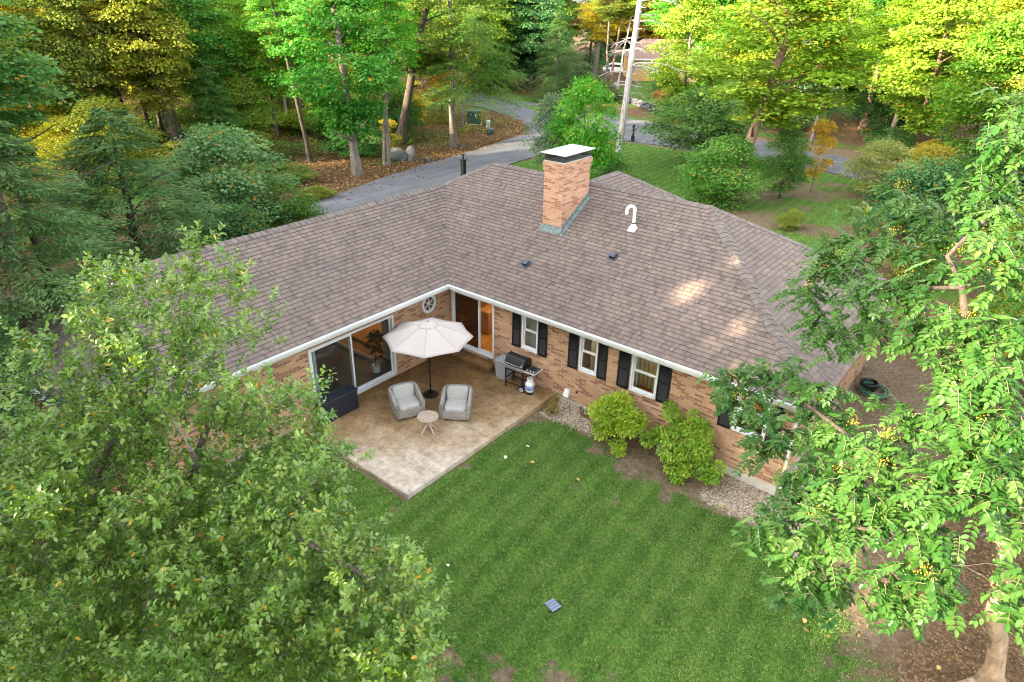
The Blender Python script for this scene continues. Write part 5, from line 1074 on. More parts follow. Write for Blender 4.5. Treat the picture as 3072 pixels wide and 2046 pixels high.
# --- the wood on the left: trunks one can tell apart
for n_, (lab, x, y, rt, bk, c, cr, z0, z1, ln) in enumerate((
 ('very thick dark leaning trunk in the left wood, under rusty leaves', -39.9, 7.8, .42, 'bark_dk', (.20, .185, .025), 3.3, 4.6, 13, (-2.0, -1.6)), ('dark trunk leaning left just in front of the very thick one', -37.0, 5.2, .24, 'bark_dk', OL, 3.0, 4.2, 12, (-1.5, -1.2)),
 ('dark double trunk tree at the centre of the left wood', -35.3, 8.7, .27, 'bark_dk', (.17, .18, .022), 3.0, 5.0, 13, (-1.2, -.9)), ('slim grey trunk right beside the dark double trunk', -37.4, 10.2, .15, 'bark', OL, 2.6, 6.0, 13, (-1.5, -1)),
 ('bluish grey straight trunk in the left wood', -38.1, 13.3, .28, 'bark', (.08, .19, .03), 3.2, 5.4, 14, (-.6, -.3)), ('sunlit pale trunk far back in the left wood', -47.6, 16.9, .24, 'bark_tan', (.12, .20, .025), 3.2, 4.6, 13, (-.5, 0)),
 ('half lit brown trunk near the sunlit far road', -52.7, 26.6, .30, 'bark_red', YG, 3.4, 6, 14, (-1.0, -.6)), ('dark trunk close right of the half lit brown one', -50.0, 25.2, .28, 'bark_dk', BG, 3.2, 6.4, 14, (0, 0)),
 ('very slender pale stem with lime leaves left of the driveway maple', -42.0, 22.5, .12, 'birch', YG, 2.6, 5.0, 12, (-.6, -.3)), ('broad dark trunk near the left frame edge', -47.3, 4.5, .5, 'bark_dk', (.10, .15, .02), 3.8, 4.2, 13, (-1, -.8)),
 ('dark pole like trunk left of the very slender pale stem', -46.5, 21.0, .16, 'bark_dk', (.12, .20, .02), 2.8, 6.2, 13, (-.6, 0)), ('leafy lime tree spreading over the lit clearing', -36.5, 17.6, .16, 'bark', (.11, .22, .02), 3.4, 5.2, 13, (.3, .4)),
 ('feathery dark tree in front of the bluish grey trunk', -34.8, 11.6, .13, 'bark_dk', (.085, .165, .035), 2.6, 1.4, 6.2, (0, 0)), ('high leafy tree left of the bluish grey trunk', -42.5, 11.2, .18, 'bark_dk', (.11, .20, .03), 3.6, 5.6, 13, (0, 0)))):
    tree(lab, 'tree', x, y, 'hem' if n_ == 12 else 'tall', cr*1.1, z0*(.62 if n_ % 3 else .9), z1, c, rt, bk, 14 if n_ != 12 else 6, ln, group=gF)
for lab, x, y, k, cr, z0, z1, c in (('yellow sapling tree glowing in the left wood', -41.5, 1.5, 'round', 2.2, .6, 4.6, (.33, .29, .02)), ('rusty orange tree left of the dark double trunk', -43.0, 7.0, 'round', 2.8, 3.4, 8.4, (.33, .22, .03)), ('golden undergrowth tree at the foot of the leaning trunks', -36.2, 2.0, 'round', 2.0, .3, 3.2, (.26, .25, .02)),
 ('olive undergrowth shrub behind the dogwood', -30.0, 6.0, 'bush', 2.4, .05, 1.9, (.13, .14, .02)), ('green undergrowth shrub left of the thin dark trunk', -31.0, 12.0, 'bush', 2.4, .05, 1.7, (.09, .13, .02)), ('lime undergrowth shrub in the lit glade', -37.5, 21.0, 'bush', 3.0, .05, 1.6, (.17, .23, .015)),
 ('olive green shrub by the driveway edge, right of the dogwood', -18.9, 8.6, 'bush', 1.0, .02, .6, (.15, .18, .02)), ('mixed green shrub left of the dry leaf bank', -23.5, 9.2, 'bush', 2.0, .05, 1.1, (.09, .14, .02)), ('yellow maple sapling beyond the rusty orange tree', -52, 8, 'round', 3.0, 2, 8, YE), ('orange maple behind the leaning trunks', -50, 13.5, 'tall', 3.2, 4.6, 12, (.28, .17, .02)),
 ('lime maple on the far side of the lit road', -60, 38, 'tall', 4.0, 5.4, 14, (.16, .24, .015)), ('golden maple left of the far lit road', -66, 30, 'tall', 4.4, 3.6, 14, (.32, .27, .02)), ('tall green maple over the far lit road', -48.5, 33, 'tall', 4.0, 6.2, 14, (.06, .17, .025)), ('bright green maple above the stout dark oak', -36.5, 33, 'tall', 3.8, 6.6, 14, BG),
 ('green understory tree at the foot of the bluish grey trunk', -36.2, 14.8, 'round', 2.6, .3, 4.6, (.12, .19, .02)), ('lime understory tree left of the half lit brown trunk', -45.5, 18.5, 'round', 2.8, .3, 4.6, (.15, .22, .02)), ('yellow green understory tree behind the dogwood', -33, 3.5, 'round', 2.6, .2, 4.4, (.15, .17, .02)), ('golden green understory tree at the left frame edge', -44, -2.0, 'round', 3.0, .2, 5.0, (.20, .22, .02)), ('deep green understory tree under the rusty leaves', -41.5, 5.2, 'round', 2.8, .3, 5.0, (.12, .17, .02)), ('light green understory tree by the sunlit far road', -55, 22, 'round', 3.2, .3, 5, (.18, .24, .02)), ('small green tree left of the driveway maple, in the glade', -32, 20.5, 'round', 2.4, .3, 3.8, (.08, .19, .02)), ('olive small tree behind the twin stems', -31, 25, 'round', 2.6, .3, 4.4, (.12, .15, .02)),
 ('airy lime maple left of the very slender pale stem', -46, 27, 'tall', 3.8, 3.0, 11.5, (.14, .23, .02)), ('golden lime tree deep behind the dark double trunk', -56, 16, 'tall', 3.8, 1.6, 11.5, (.26, .25, .025)), ('golden understory tree deep behind the leaning trunks', -53, 3, 'round', 3.4, .3, 6, (.28, .25, .025)), ('pale lime understory tree between driveway maple and oak', -38, 27, 'round', 3.0, .3, 5.2, (.17, .24, .02)), ('yellow green maple between the brown trunk and the slender stem', -56, 31, 'tall', 3.6, 2.4, 11.5, (.20, .26, .02)), ('lime tree high behind the twin stems', -40.5, 38, 'tall', 3.8, 5.4, 11.5, (.13, .24, .02)), ('golden maple far back over the road bend', -52, 41.5, 'tall', 3.8, 4.6, 11.5, (.25, .25, .02)),  # yellow-lime leaf colours here stand in for sun glow in the wood
 ('orange tinged tree between oak and hemlock', -33, 33.5, 'round', 2.2, 1.6, 5.6, (.24, .13, .02)), ('dark olive tree at the upper left, behind the frame edge oak', -40, -1.5, 'tall', 3.6, 3.6, 12, (.13, .17, .025)), ('rust tinged maple at the upper left', -45, 2.4, 'tall', 3.4, 6, 13, (.22, .18, .025))):
    tree(lab, 'shrub' if k == 'bush' else 'tree', x, y, k, cr, z0, z1, c, .16 if k == 'tall' else .08, 'bark_dk', trunk=(k != 'bush'), group=gF, name='shrub' if k == 'bush' else 'tree')
# --- near the garage
tree('blue green oak filling the top left corner of the view', 'oak', -19.5, -6.6, 'tall', 3.7, 4.6, 12.5, (.085, .175, .045), .3, 'bark_dk', 12, name='oak_tree')
tree('wide feathery hemlock leaning over the garage end of the roof', 'hemlock', -7.4, -8.9, 'hem', 4.0, 2.4, 8.2, (.085, .15, .045), .2, 'bark_dk', off=(2.0, -1.0), sq=.9, name='hemlock_tree')
tree('second feathery hemlock left of the garage, at the frame edge', 'hemlock', -10.8, -4.9, 'hem', 4.4, .8, 7.2, (.08, .145, .045), .22, 'bark_dk', name='hemlock_tree')
tree('shadowed hemlock low at the left frame edge below the others', 'hemlock', -.5, -12.1, 'hem', 1.9, .8, 6.0, (.06, .115, .035), .13, 'bark_dk', name='hemlock_tree')
tree('grey green dogwood with layered leaves behind the garage ridge', 'dogwood', -15.6, 1.2, 'round', 3.0, .4, 5.0, (.095, .175, .065), .14, 'bark_dk', name='dogwood_tree')
tree('rounded yellow green shrub right of the dogwood by the driveway', 'shrub', -13.7, 3.0, 'bush', 1.9, .1, 2.5, (.06, .125, .02), trunk=False, name='shrub')
tree('dull green shrub below the dogwood, against the roof ridge', 'shrub', -11.6, -.6, 'bush', 2.0, .1, 2.6, (.055, .115, .035), trunk=False, name='shrub')

# --- far woods that read as one mass, and the woods behind the viewer that shade the yard
def woods(name, spots, dens=1.0, gaps=()):
    rg = np.random.default_rng(len(spots)); VS, FS, AS, TS = [], [], [], []; o = 0
    for (x, y, cr, z0, z1, c) in spots:
        V, F, a = RAW['tall'][rg.integers(3)]; k = rg.random(len(F)) < dens; V = V.reshape(-1, 4, 3)[k].reshape(-1, 3); a = a.reshape(-1, 4)[k].ravel(); n = len(V)//4
        t = rg.uniform(0, 6.28); q = V*np.array([cr/3.6, cr/3.6, (z1-z0)/10]); V = np.stack([q[:, 0]*math.cos(t)-q[:, 1]*math.sin(t)+x, q[:, 0]*math.sin(t)+q[:, 1]*math.cos(t)+y, q[:, 2]+z0], -1)
        if gaps:
            c0 = V.reshape(-1, 4, 3).mean(1); keep = np.ones(n, bool); sv = np.array(SUN)
            for (g0, gr) in gaps: e = c0-np.array(g0); keep &= np.linalg.norm(e-(e@sv)[:, None]*sv, axis=1) > gr
            V = V.reshape(-1, 4, 3)[keep].reshape(-1, 3); a = a.reshape(-1, 4)[keep].ravel(); n = len(V)//4
        VS.append(V); FS.append(np.arange(n*4).reshape(n, 4)+o); AS.append(a); TS.append(np.tile(c, (n*4, 1))); o += n*4
    ob = link(name, npmesh(name, np.vstack(VS), np.vstack(FS), {'v': np.concatenate(AS), 'tint': np.vstack(TS)}, [M['leaf']])); ob.color = (1, 1, 1, 1); struct(ob, 'stuff')
    mb = MB(); r = random.Random(4)
    for (x, y, cr, z0, z1, c) in spots: mb.tube([(x, y, -.2), (x+r.gauss(0, .3), y+r.gauss(0, .3), z0+2), (x+r.gauss(0, .5), y+r.gauss(0, .5), z1)], [.3, .24, .08], 6)
    struct(mb.build(name+'_trunks', M['bark_dk'], ob, sm=True), 'stuff')
rs = random.Random(21); sp = []
def ok(x, y): return not (45 < y < 62 and x < -60 and False)
for k in range(150):
    a = R_(rs.uniform(-4, 84)); d = rs.uniform(88, 150); x = 14.4-math.sin(a)*d; y = -14.65+math.cos(a)*d
    if -50 < x < -8 and 60 < y < 92: continue
    if x < -55 and 42 < y < 63: continue
    lf = x < -45; c = rs.choice([(.06, .15, .025), (.09, .17, .02), (.12, .14, .02), (.26, .22, .02), (.20, .13, .02)] if lf else [(.10, .19, .02), (.17, .23, .02), (.06, .14, .025), (.24, .24, .02)])
    sp.append((x, y, rs.uniform(4.5, 7), rs.uniform(.3, 3), rs.uniform(10.5, 13.5), c))
woods('far_woods', sp, .8)
sp = []
for k in range(134):
    x = rs.uniform(-100, 26) if k < 84 else rs.uniform(-36, -1.5); y = rs.uniform(-40, -29)-.0*x; top = 25+rs.uniform(-3, 3)
    if x < -36 and k % 4: continue
    cr_ = rs.uniform(3.4, 5)
    if x+cr_*.9 > 1.3 and x-cr_*.9 < 6.2: top = 9.4 if k % 7 < 6 else 12
    if x < -36: top -= 6
    sp.append((x, y, cr_, rs.uniform(0, min(9, top*.4)), top, (.05, .12, .02)))
for k in range(5): x = rs.uniform(-30, -20); sp.append((x, rs.uniform(-26, -14)-.2*(x+24)*0, rs.uniform(3.6, 5), rs.uniform(1, 8), rs.uniform(20, 25), (.05, .12, .02)))
woods('woods_behind', sp, .85, [((7.7, 1.3, 3.8), 0.42), ((8.3, .9, 3.5), 0.32), ((8.0, .3, 3.2), 0.38), ((8.9, .1, 3.1), 0.26), ((9.4, .9, 3.5), 0.32), ((7.2, .4, 3.2), 0.24), ((9.9, -.2, 2.9), 0.35), ((8.4, 2.6, 4.5), 0.26), ((10.7, 0, .7), 0.38), ((10.2, 0, .5), 0.29), ((-11, 29.6, 7.5), .8), ((13.6, -3.2, .0), .5), ((12.9, -2.2, 0), .4)])  # unseen trees, leaves cut away along sun rays to shape the light patches

# --- low ground cover under the trees
def cover(name, n, reg, size, cols, zmax):
    rg = np.random.default_rng(n); x = rg.uniform(reg[0], reg[1], n); y = rg.uniform(reg[2], reg[3], n); f = fbm(x, y, .28, 41)
    onroad = ((x > -20.9-(y > 20)*1) & (y < 38)) | ((y > 34.5) & (y < 50)); bank = (x > -25.5) & (y > 8.5)
    k = (f+rg.normal(0, .07, n) > .50) & ~onroad & ~(bank & (rg.random(n) < .93)); x, y, f = x[k], y[k], f[k]; m = len(x)
    P = np.stack([x, y, rg.uniform(0, zmax, m)*np.clip((f-.45)*6, .2, 1)+(fbm(x, y, .12, 5)-.5)*.5*smooth(0, 12, np.maximum(-24-x, y-55))], -1); L = rg.uniform(.6, 1.3, m)*size
    V, F = cards(P, rdir(m, rg)*np.array([1, 1, .4]), np.array([0, 0, 1.])+rg.normal(0, .4, (m, 3)), L, L*.4); ci = (vnoise(x, y, .35, 50)*len(cols)*.999).astype(int)
    o = link(name, npmesh(name, V, F, {'v': np.repeat(np.clip(rg.normal(.45, .2, m), 0, .95), 4), 'tint': np.repeat(np.array(cols)[ci], 4, 0)}, [M['leaf']])); o.color = (1, 1, 1, 1); struct(o, 'stuff')
cover('undergrowth', 110000, (-62, -19, -6, 44), .20, [(.09, .14, .02), (.15, .17, .02), (.06, .12, .02), (.25, .21, .02)], .9)
cover('undergrowth', 40000, (-30, 40, 47, 75), .24, [(.10, .15, .02), (.17, .17, .03), (.06, .12, .02)], .7)
def litter(name, n, reg, cond):
    rg = np.random.default_rng(n+1); x = rg.uniform(reg[0], reg[1], n); y = rg.uniform(reg[2], reg[3], n); k = cond(x, y); x, y = x[k], y[k]; m = len(x)
    P = np.stack([x, y, rg.uniform(.01, .05, m)+ground_z(x, y)+(fbm(x, y, .12, 5)-.5)*.5*smooth(0, 12, np.maximum(-24-x, 0))], -1); L = rg.uniform(.09, .2, m)
    V, F = cards(P, rdir(m, rg)*np.array([1, 1, .15]), np.array([0, 0, 1.])+rg.normal(0, .35, (m, 3)), L, L*.42); cols = np.array([(.16, .085, .04), (.24, .14, .07), (.10, .055, .03), (.30, .20, .11), (.20, .10, .035)])
    o = link(name, npmesh(name, V, F, {'v': np.repeat(np.clip(rg.normal(.45, .2, m), 0, .95), 4), 'tint': np.repeat(cols[rg.integers(0, 5, m)], 4, 0)}, [M['leaf']])); o.color = (1, 1, 1, 1); struct(o, 'stuff')
def yard_litter():
    rg = np.random.default_rng(77); n = 5000; x = rg.uniform(13, 19.5, n); y = rg.uniform(-9, 3, n); k = rg.random(n) < smooth(13.2, 15.4, x)*.9+.06; x, y = x[k], y[k]; m = len(x)
    P = np.stack([x, y, ground_z(x, y)+rg.uniform(.012, .05, m)], -1); L = rg.uniform(.03, .085, m); V, F = leaf_quads(P, rdir(m, rg)*np.array([1, 1, .25]), np.array([0, 0, 1.])+rg.normal(0, .5, (m, 3)), L, L*.3, .3)
    cols = np.array([(.16, .09, .045), (.26, .17, .09), (.11, .065, .035), (.33, .25, .16), (.24, .14, .05)])
    o = link('leaf_litter', npmesh('leaf_litter', V, F, {'v': np.repeat(np.clip(rg.normal(.4, .2, m), 0, .95), 6), 'tint': np.repeat(cols[rg.integers(0, 5, m)], 6, 0)}, [M['leaf']])); o.color = (1, 1, 1, 1); struct(o, 'stuff')
yard_litter()
litter('leaf_litter', 70000, (-42, -16.5, 6, 40), lambda x, y: x-.5*np.abs(rng.normal(0, 1, len(x)))**2 < np.interp(y, [6, 7.3, 13.7, 19.6, 25, 33.8, 36.4, 39.6], [-17.6, -18.0, -19.6, -20.5, -21.2, -22.8, -25, -29.6]))

# ------------------------------------------------------------------ the two trees in front
M['leaf_near'] = mk_leaf('glossy_leaf', False, (.155, .255, .030), (.60, .34, .03), .34, .40, .36, .982)
M['leaf_ash'] = mk_leaf('pinnate_leaf', False, (.068, .155, .026), (.22, .24, .03), .32, .22, .36, .985)
def grow(nodes, blobs, rmax, wig, seed):
    """branches from existing nodes out to every leaf cluster; nodes: list of (pos, radius)"""
    r = random.Random(seed); N = [(Vector(p), q) for p, q in nodes]; root = N[0][0]; mb = MB()
    for b in sorted([Vector(b) for b in blobs], key=lambda b: min((b-n[0]).length for n in N)):
        j = min(range(len(N)), key=lambda i: (b-N[i][0]).length*(1.0 if N[i][0].z < b.z+.25 else 1.5)+(.12 if N[i][1] < .012 else 0)); p, rad = N[j]; L = (b-p).length; r1 = max(.0055, min(rad*.72, .006+.010*L)); k = max(2, int(L/.22)); pts = []
        for i in range(k+1):
            f = i/k; q = p.lerp(b, f)+Vector((r.gauss(0, wig), r.gauss(0, wig), r.gauss(0, wig)+.10*L*math.sin(math.pi*f)))*(0 < i < k); pts.append(q)
        mb.tube(pts, list(np.linspace(r1, max(.0045, r1*.6), k+1)), 6)
        for i in range(1, k+1): N.append((pts[i], max(.0045, r1*(1-.4*i/k))))
    return mb
# left: broad leaved tree
LT = np.array([4.16,-12.21,3.77,4.61,-14.07,2.84,7.15,-11.07,1.73,7.40,-10.53,1.31,5.15,-11.94,1.70,5.35,-10.50,4.75,6.63,-11.27,1.12,9.52,-10.91,2.35,8.96,-10.42,1.59,8.69,-10.29,0.94,3.67,-10.14,5.95,8.58,-9.93,0.56,4.61,-11.09,7.09,4.61,-12.31,5.18,3.09,-13.90,1.21,5.43,-11.08,3.95,6.45,-10.96,3.54,6.39,-11.95,3.35,5.29,-11.44,3.56,6.51,-12.43,3.92,4.38,-13.50,3.63,6.07,-11.47,3.91,4.79,-11.60,5.20,5.69,-12.16,2.57,5.73,-13.12,3.13,5.02,-12.38,1.65,3.87,-11.45,6.69,8.75,-10.62,2.84,4.22,-11.65,5.17,7.36,-12.69,2.97,7.07,-10.37,4.37,9.71,-10.67,3.10,5.28,-12.33,3.44,4.22,-11.02,5.64,4.92,-12.60,4.50,8.11,-10.38,1.27,4.48,-13.67,4.21,3.99,-11.44,5.61,7.23,-12.07,3.54,5.62,-14.16,2.51,5.61,-10.55,5.45,7.42,-10.76,4.25,3.20,-10.52,6.16,4.19,-10.46,6.77,6.63,-10.93,2.09,6.33,-10.16,4.62,6.75,-9.86,4.40,8.88,-9.89,2.73,3.60,-13.36,1.68,7.83,-9.93,3.20,4.63,-13.15,4.27,3.17,-13.95,1.59,7.55,-10.93,2.24,8.61,-11.07,2.26,7.60,-11.73,3.06,4.91,-12.45,3.72,4.92,-11.33,4.90,3.60,-12.92,4.29,7.54,-10.70,2.79,6.77,-11.64,4.02,4.12,-13.44,2.76,4.92,-12.69,4.14,7.76,-11.06,1.33,6.70,-12.38,2.74,5.64,-10.83,5.07,4.49,-12.21,1.74,5.29,-11.02,3.10,6.48,-11.66,3.17,4.17,-11.55,6.32,8.29,-11.14,2.78,6.78,-12.14,3.69,6.24,-12.13,4.56,5.31,-11.74,4.97,7.41,-11.68,1.66,5.59,-13.79,2.90,7.77,-10.16,2.50,7.08,-10.79,2.05,5.24,-9.84,6.61,8.04,-10.70,3.81,6.31,-10.22,2.83,5.31,-12.25,2.87,7.12,-10.45,4.94,3.81,-13.48,2.89,5.18,-12.02,5.47,4.38,-11.13,5.09,2.60,-10.70,6.25,2.98,-11.99,4.20,3.38,-12.31,4.71,4.80,-9.46,5.63,2.84,-13.79,1.61,4.98,-11.51,3.69,5.42,-12.73,2.02,5.72,-10.73,6.48,6.07,-11.25,3.29,5.57,-13.50,3.44,7.94,-9.30,2.54,7.11,-11.39,1.40,2.55,-11.29,5.93,4.78,-11.81,4.54,5.36,-13.46,2.28,5.72,-11.80,4.47,5.43,-10.60,6.33,5.18,-10.84,6.53,5.01,-12.70,4.95,4.15,-12.99,5.37,3.05,-12.71,4.12,4.36,-12.51,1.76,3.17,-10.95,5.25,5.78,-9.68,4.88,6.98,-10.88,1.06,5.66,-11.53,1.68,5.80,-12.83,2.50,6.03,-12.36,3.77,7.71,-10.37,2.85,4.57,-10.17,5.27,6.99,-11.00,3.08,4.47,-13.09,3.07,8.16,-10.46,3.72,8.41,-9.74,1.42,6.32,-12.53,1.58,7.70,-11.45,3.24,3.43,-14.26,0.77,2.45,-12.64,3.87,6.02,-12.16,4.27,3.66,-13.10,3.99,7.20,-10.65,3.89,4.98,-10.45,6.94,8.91,-9.97,1.23,6.62,-13.16,2.70,5.82,-11.00,3.02,3.74,-11.64,4.22,7.10,-9.73,2.27,5.38,-10.60,3.42,3.74,-11.64,3.94,5.05,-11.57,6.24,4.57,-12.88,4.52,4.85,-10.76,5.07,2.09,-12.19,4.86,4.80,-10.72,5.66,6.47,-10.51,2.71,2.54,-10.91,6.00,7.13,-11.90,2.84,7.71,-11.33,2.14,7.71,-11.20,1.69,6.01,-11.61,4.59,8.27,-11.43,1.78,4.91,-11.53,4.52,4.00,-11.62,3.52,9.41,-11.01,2.91,6.77,-10.90,4.29,7.82,-10.89,1.64,6.09,-13.20,2.14,5.11,-11.06,5.75,3.29,-11.38,5.88,7.60,-10.39,1.75,4.29,-11.94,4.21,4.73,-13.73,3.32,7.98,-9.96,1.26,5.89,-10.54,5.03,8.01,-11.85,2.56,4.32,-12.16,6.05,2.84,-14.05,1.12,7.64,-10.54,4.73,5.67,-10.48,4.40,5.19,-11.89,4.43,4.33,-11.56,2.90,8.10,-9.62,1.47,4.28,-11.76,2.57,4.69,-10.77,3.77,5.93,-11.56,3.67,8.02,-9.66,2.05,4.44,-12.42,4.01,8.74,-10.00,3.45,4.04,-11.16,5.39,5.20,-11.41,2.51,3.42,-11.02,5.87,4.32,-11.74,4.91,7.67,-11.11,4.04,1.94,-12.52,3.78,3.41,-11.96,4.59,4.12,-14.20,1.64,6.98,-12.13,2.70,4.30,-9.54,5.49,4.11,-12.79,4.22,8.06,-10.54,1.52,4.07,-10.40,4.81,6.96,-12.61,3.18,5.45,-11.29,5.17,5.37,-12.84,3.81,4.07,-13.72,2.60,5.41,-13.09,2.75,7.00,-11.69,2.25,7.83,-11.70,3.25,3.86,-13.70,3.43,5.46,-11.04,3.51,5.74,-10.26,4.80,5.60,-12.40,3.14,3.15,-12.97,4.25,7.11,-11.84,1.89,5.04,-13.36,1.04,7.14,-11.33,4.48,3.67,-12.72,2.94,6.63,-11.93,1.27,7.31,-11.54,3.42,5.20,-13.72,1.61,7.13,-11.44,3.88,4.92,-13.09,4.09,5.47,-12.66,3.47,1.91,-13.00,3.32,6.48,-11.81,3.76,6.85,-12.10,3.09,3.99,-10.14,6.49,2.38,-12.71,4.98,7.48,-10.86,3.07,4.40,-13.83,1.58,4.23,-12.81,4.56,2.33,-13.08,3.99,8.73,-10.11,1.68,2.90,-12.78,2.67,4.00,-13.41,3.32,7.24,-10.13,3.95,3.39,-11.53,4.67,4.24,-12.06,5.45,7.16,-11.10,4.14,6.64,-10.65,5.73,7.45,-10.28,2.43,4.40,-11.48,6.14,4.74,-11.52,2.67,4.65,-13.27,1.60,8.28,-10.61,1.87,9.35,-10.72,2.79,7.22,-12.87,2.54,4.54,-13.20,0.94,6.26,-10.56,5.08,8.42,-10.19,1.22,2.03,-11.11,5.75,2.33,-12.34,4.00,4.54,-11.68,5.77,2.92,-12.73,3.13,4.85,-11.10,6.52,5.77,-11.53,5.64,6.09,-10.70,4.41,5.30,-11.27,2.14,3.92,-13.57,1.56,2.32,-10.64,6.33,9.35,-10.78,3.11,7.71,-10.40,2.27,4.70,-12.82,2.97,7.19,-10.36,2.39,6.75,-11.48,3.41,8.69,-10.85,3.54,4.92,-10.62,6.01,6.66,-10.74,3.53,6.11,-11.64,1.83,5.62,-12.76,2.31,5.07,-13.02,4.63,8.14,-9.98,3.41,3.33,-13.09,3.80,5.06,-13.76,2.78,6.96,-10.04,3.06,6.06,-13.50,1.98,5.18,-12.98,2.04,4.65,-12.62,5.21,8.03,-11.76,2.09,8.17,-9.47,2.18,4.00,-11.06,4.05,6.75,-11.63,3.09,4.12,-13.71,3.86,9.10,-10.78,1.84,3.93,-12.57,2.88,7.43,-11.58,2.83,9.10,-10.17,3.41,8.41,-10.97,3.04,6.99,-9.85,3.97,4.95,-11.20,2.54,3.36,-12.87,3.51,6.69,-11.26,1.70,6.52,-10.45,3.56,2.63,-12.56,3.34,7.52,-10.06,2.21,4.31,-13.51,4.51,5.27,-14.09,2.16,7.27,-11.76,2.57,3.43,-11.17,4.05,8.54,-9.61,1.94,4.06,-10.38,5.57,4.24,-12.29,4.71,4.81,-12.79,1.31,8.07,-11.56,3.31,5.18,-12.96,4.13,7.92,-10.29,1.49,9.65,-10.74,2.59,8.65,-10.65,2.31,5.00,-12.21,5.22,8.50,-10.32,2.57,4.83,-12.42,2.78,8.82,-10.26,2.72,7.02,-10.99,4.51,4.53,-12.47,2.83,7.71,-10.21,3.20,9.37,-10.22,3.33,8.13,-10.81,4.37,4.78,-13.59,1.15,3.70,-9.63,6.23,8.57,-11.26,3.04,5.52,-11.62,4.53,5.17,-12.60,2.43,5.97,-11.18,4.29,5.23,-11.88,2.94,6.63,-10.52,3.29,6.45,-10.21,3.33,2.80,-13.16,2.84,7.23,-12.18,2.90,9.10,-10.15,2.82,4.92,-13.75,2.45,3.76,-12.79,3.83,4.87,-10.33,4.35,6.20,-13.25,2.64,4.93,-14.01,3.45,9.17,-10.55,2.91,6.97,-10.18,3.69,4.11,-11.14,6.08,4.46,-13.91,1.20,3.06,-10.44,5.88,6.13,-10.72,5.36,5.16,-11.66,5.74,3.40,-13.59,3.20,4.14,-12.87,3.68,5.82,-12.55,4.25,4.47,-11.97,5.19,4.87,-10.18,7.30,5.37,-9.97,7.03,3.32,-12.34,5.90,3.53,-12.20,5.86,6.50,-10.15,5.37,6.90,-9.85,4.92,7.10,-9.82,4.50,6.66,-9.81,5.27]).reshape(-1, 3)
lt = thing('broadleaf_tree', 'large glossy leaved tree in the lower left corner, spreading over the lawn', 'tree', (0, 0, 0))
tn = [((3.4, -11.9, -.15), .16), ((3.5, -11.8, .8), .13), ((3.7, -11.6, 1.7), .11), ((4.3, -11.5, 2.6), .085), ((4.9, -11.3, 3.4), .07), ((5.6, -11.2, 4.2), .05), ((3.2, -11.9, 2.5), .075), ((3.6, -12.0, 3.6), .06), ((4.6, -11.9, 4.8), .045), ((6.2, -10.6, 3.2), .05), ((7.4, -10.6, 3.5), .04), ((8.4, -10.3, 3.2), .03), ((5.4, -10.6, 5.2), .04), ((6.3, -11.5, 5.2), .035)]
mb = grow(tn, LT, .1, .02, 5)
P_ = [Vector(p) for p, _ in tn]
for ch in ((0, 1, 2, 3, 4, 5), (2, 6, 7, 8), (3, 9, 10, 11), (4, 12), (5, 13)): mb.tube([P_[i] for i in ch], [tn[i][1] for i in ch], 10)
mb.build('trunk', M['bark'], lt, sm=True)
rg = np.random.default_rng(12); ns = 13; B = np.repeat(LT, ns, 0); m = len(B); start = B+rg.normal(0, .13, (m, 3)); D = rg.normal(0, .62, (m, 3))+np.array([.12, .1, .72]); D /= np.linalg.norm(D, axis=1, keepdims=True); Ls = rg.uniform(.22, .52, m)
mb = MB()
for p, d, L in zip(start[::2], D[::2], Ls[::2]): mb.tube([p, p+d*L*.95], [.004, .002], 3, False)
mb.build('twigs', M['bark'], lt)
nl = 13; t = np.tile((np.arange(nl)+.6)/nl, m); S0 = np.repeat(start, nl, 0); D0 = np.repeat(D, nl, 0); L0 = np.repeat(Ls, nl); P = S0+D0*(t*L0)[:, None]
a = np.tile(np.arange(nl)*2.4, m)+np.repeat(rg.uniform(0, 6.28, m), nl); A = np.cross(D0, np.array([.3, .5, .8])); A /= np.linalg.norm(A, axis=1, keepdims=True); Bx = np.cross(D0, A)
out = A*np.cos(a)[:, None]+Bx*np.sin(a)[:, None]; LD = out*.85+D0*.45+np.array([0, 0, .10])+rg.normal(0, .15, P.shape); LN = np.array([0, 0, 1.])*.9+D0*.4+rg.normal(0, .28, P.shape)
Ll = rg.uniform(.07, .13, len(P))*(1-.35*np.abs(t-.45)); V, F = leaf_quads(P, LD, LN, Ll, Ll*.27, .16); v = np.clip(np.repeat(rg.normal(.42, .16, m), nl)+rg.normal(0, .15, len(P)), 0, .97); v[rg.random(len(P)) < .010] = .995
link('crown', npmesh('crown', V, F, {'v': np.repeat(v, 6)}, [M['leaf_near']]), lt)
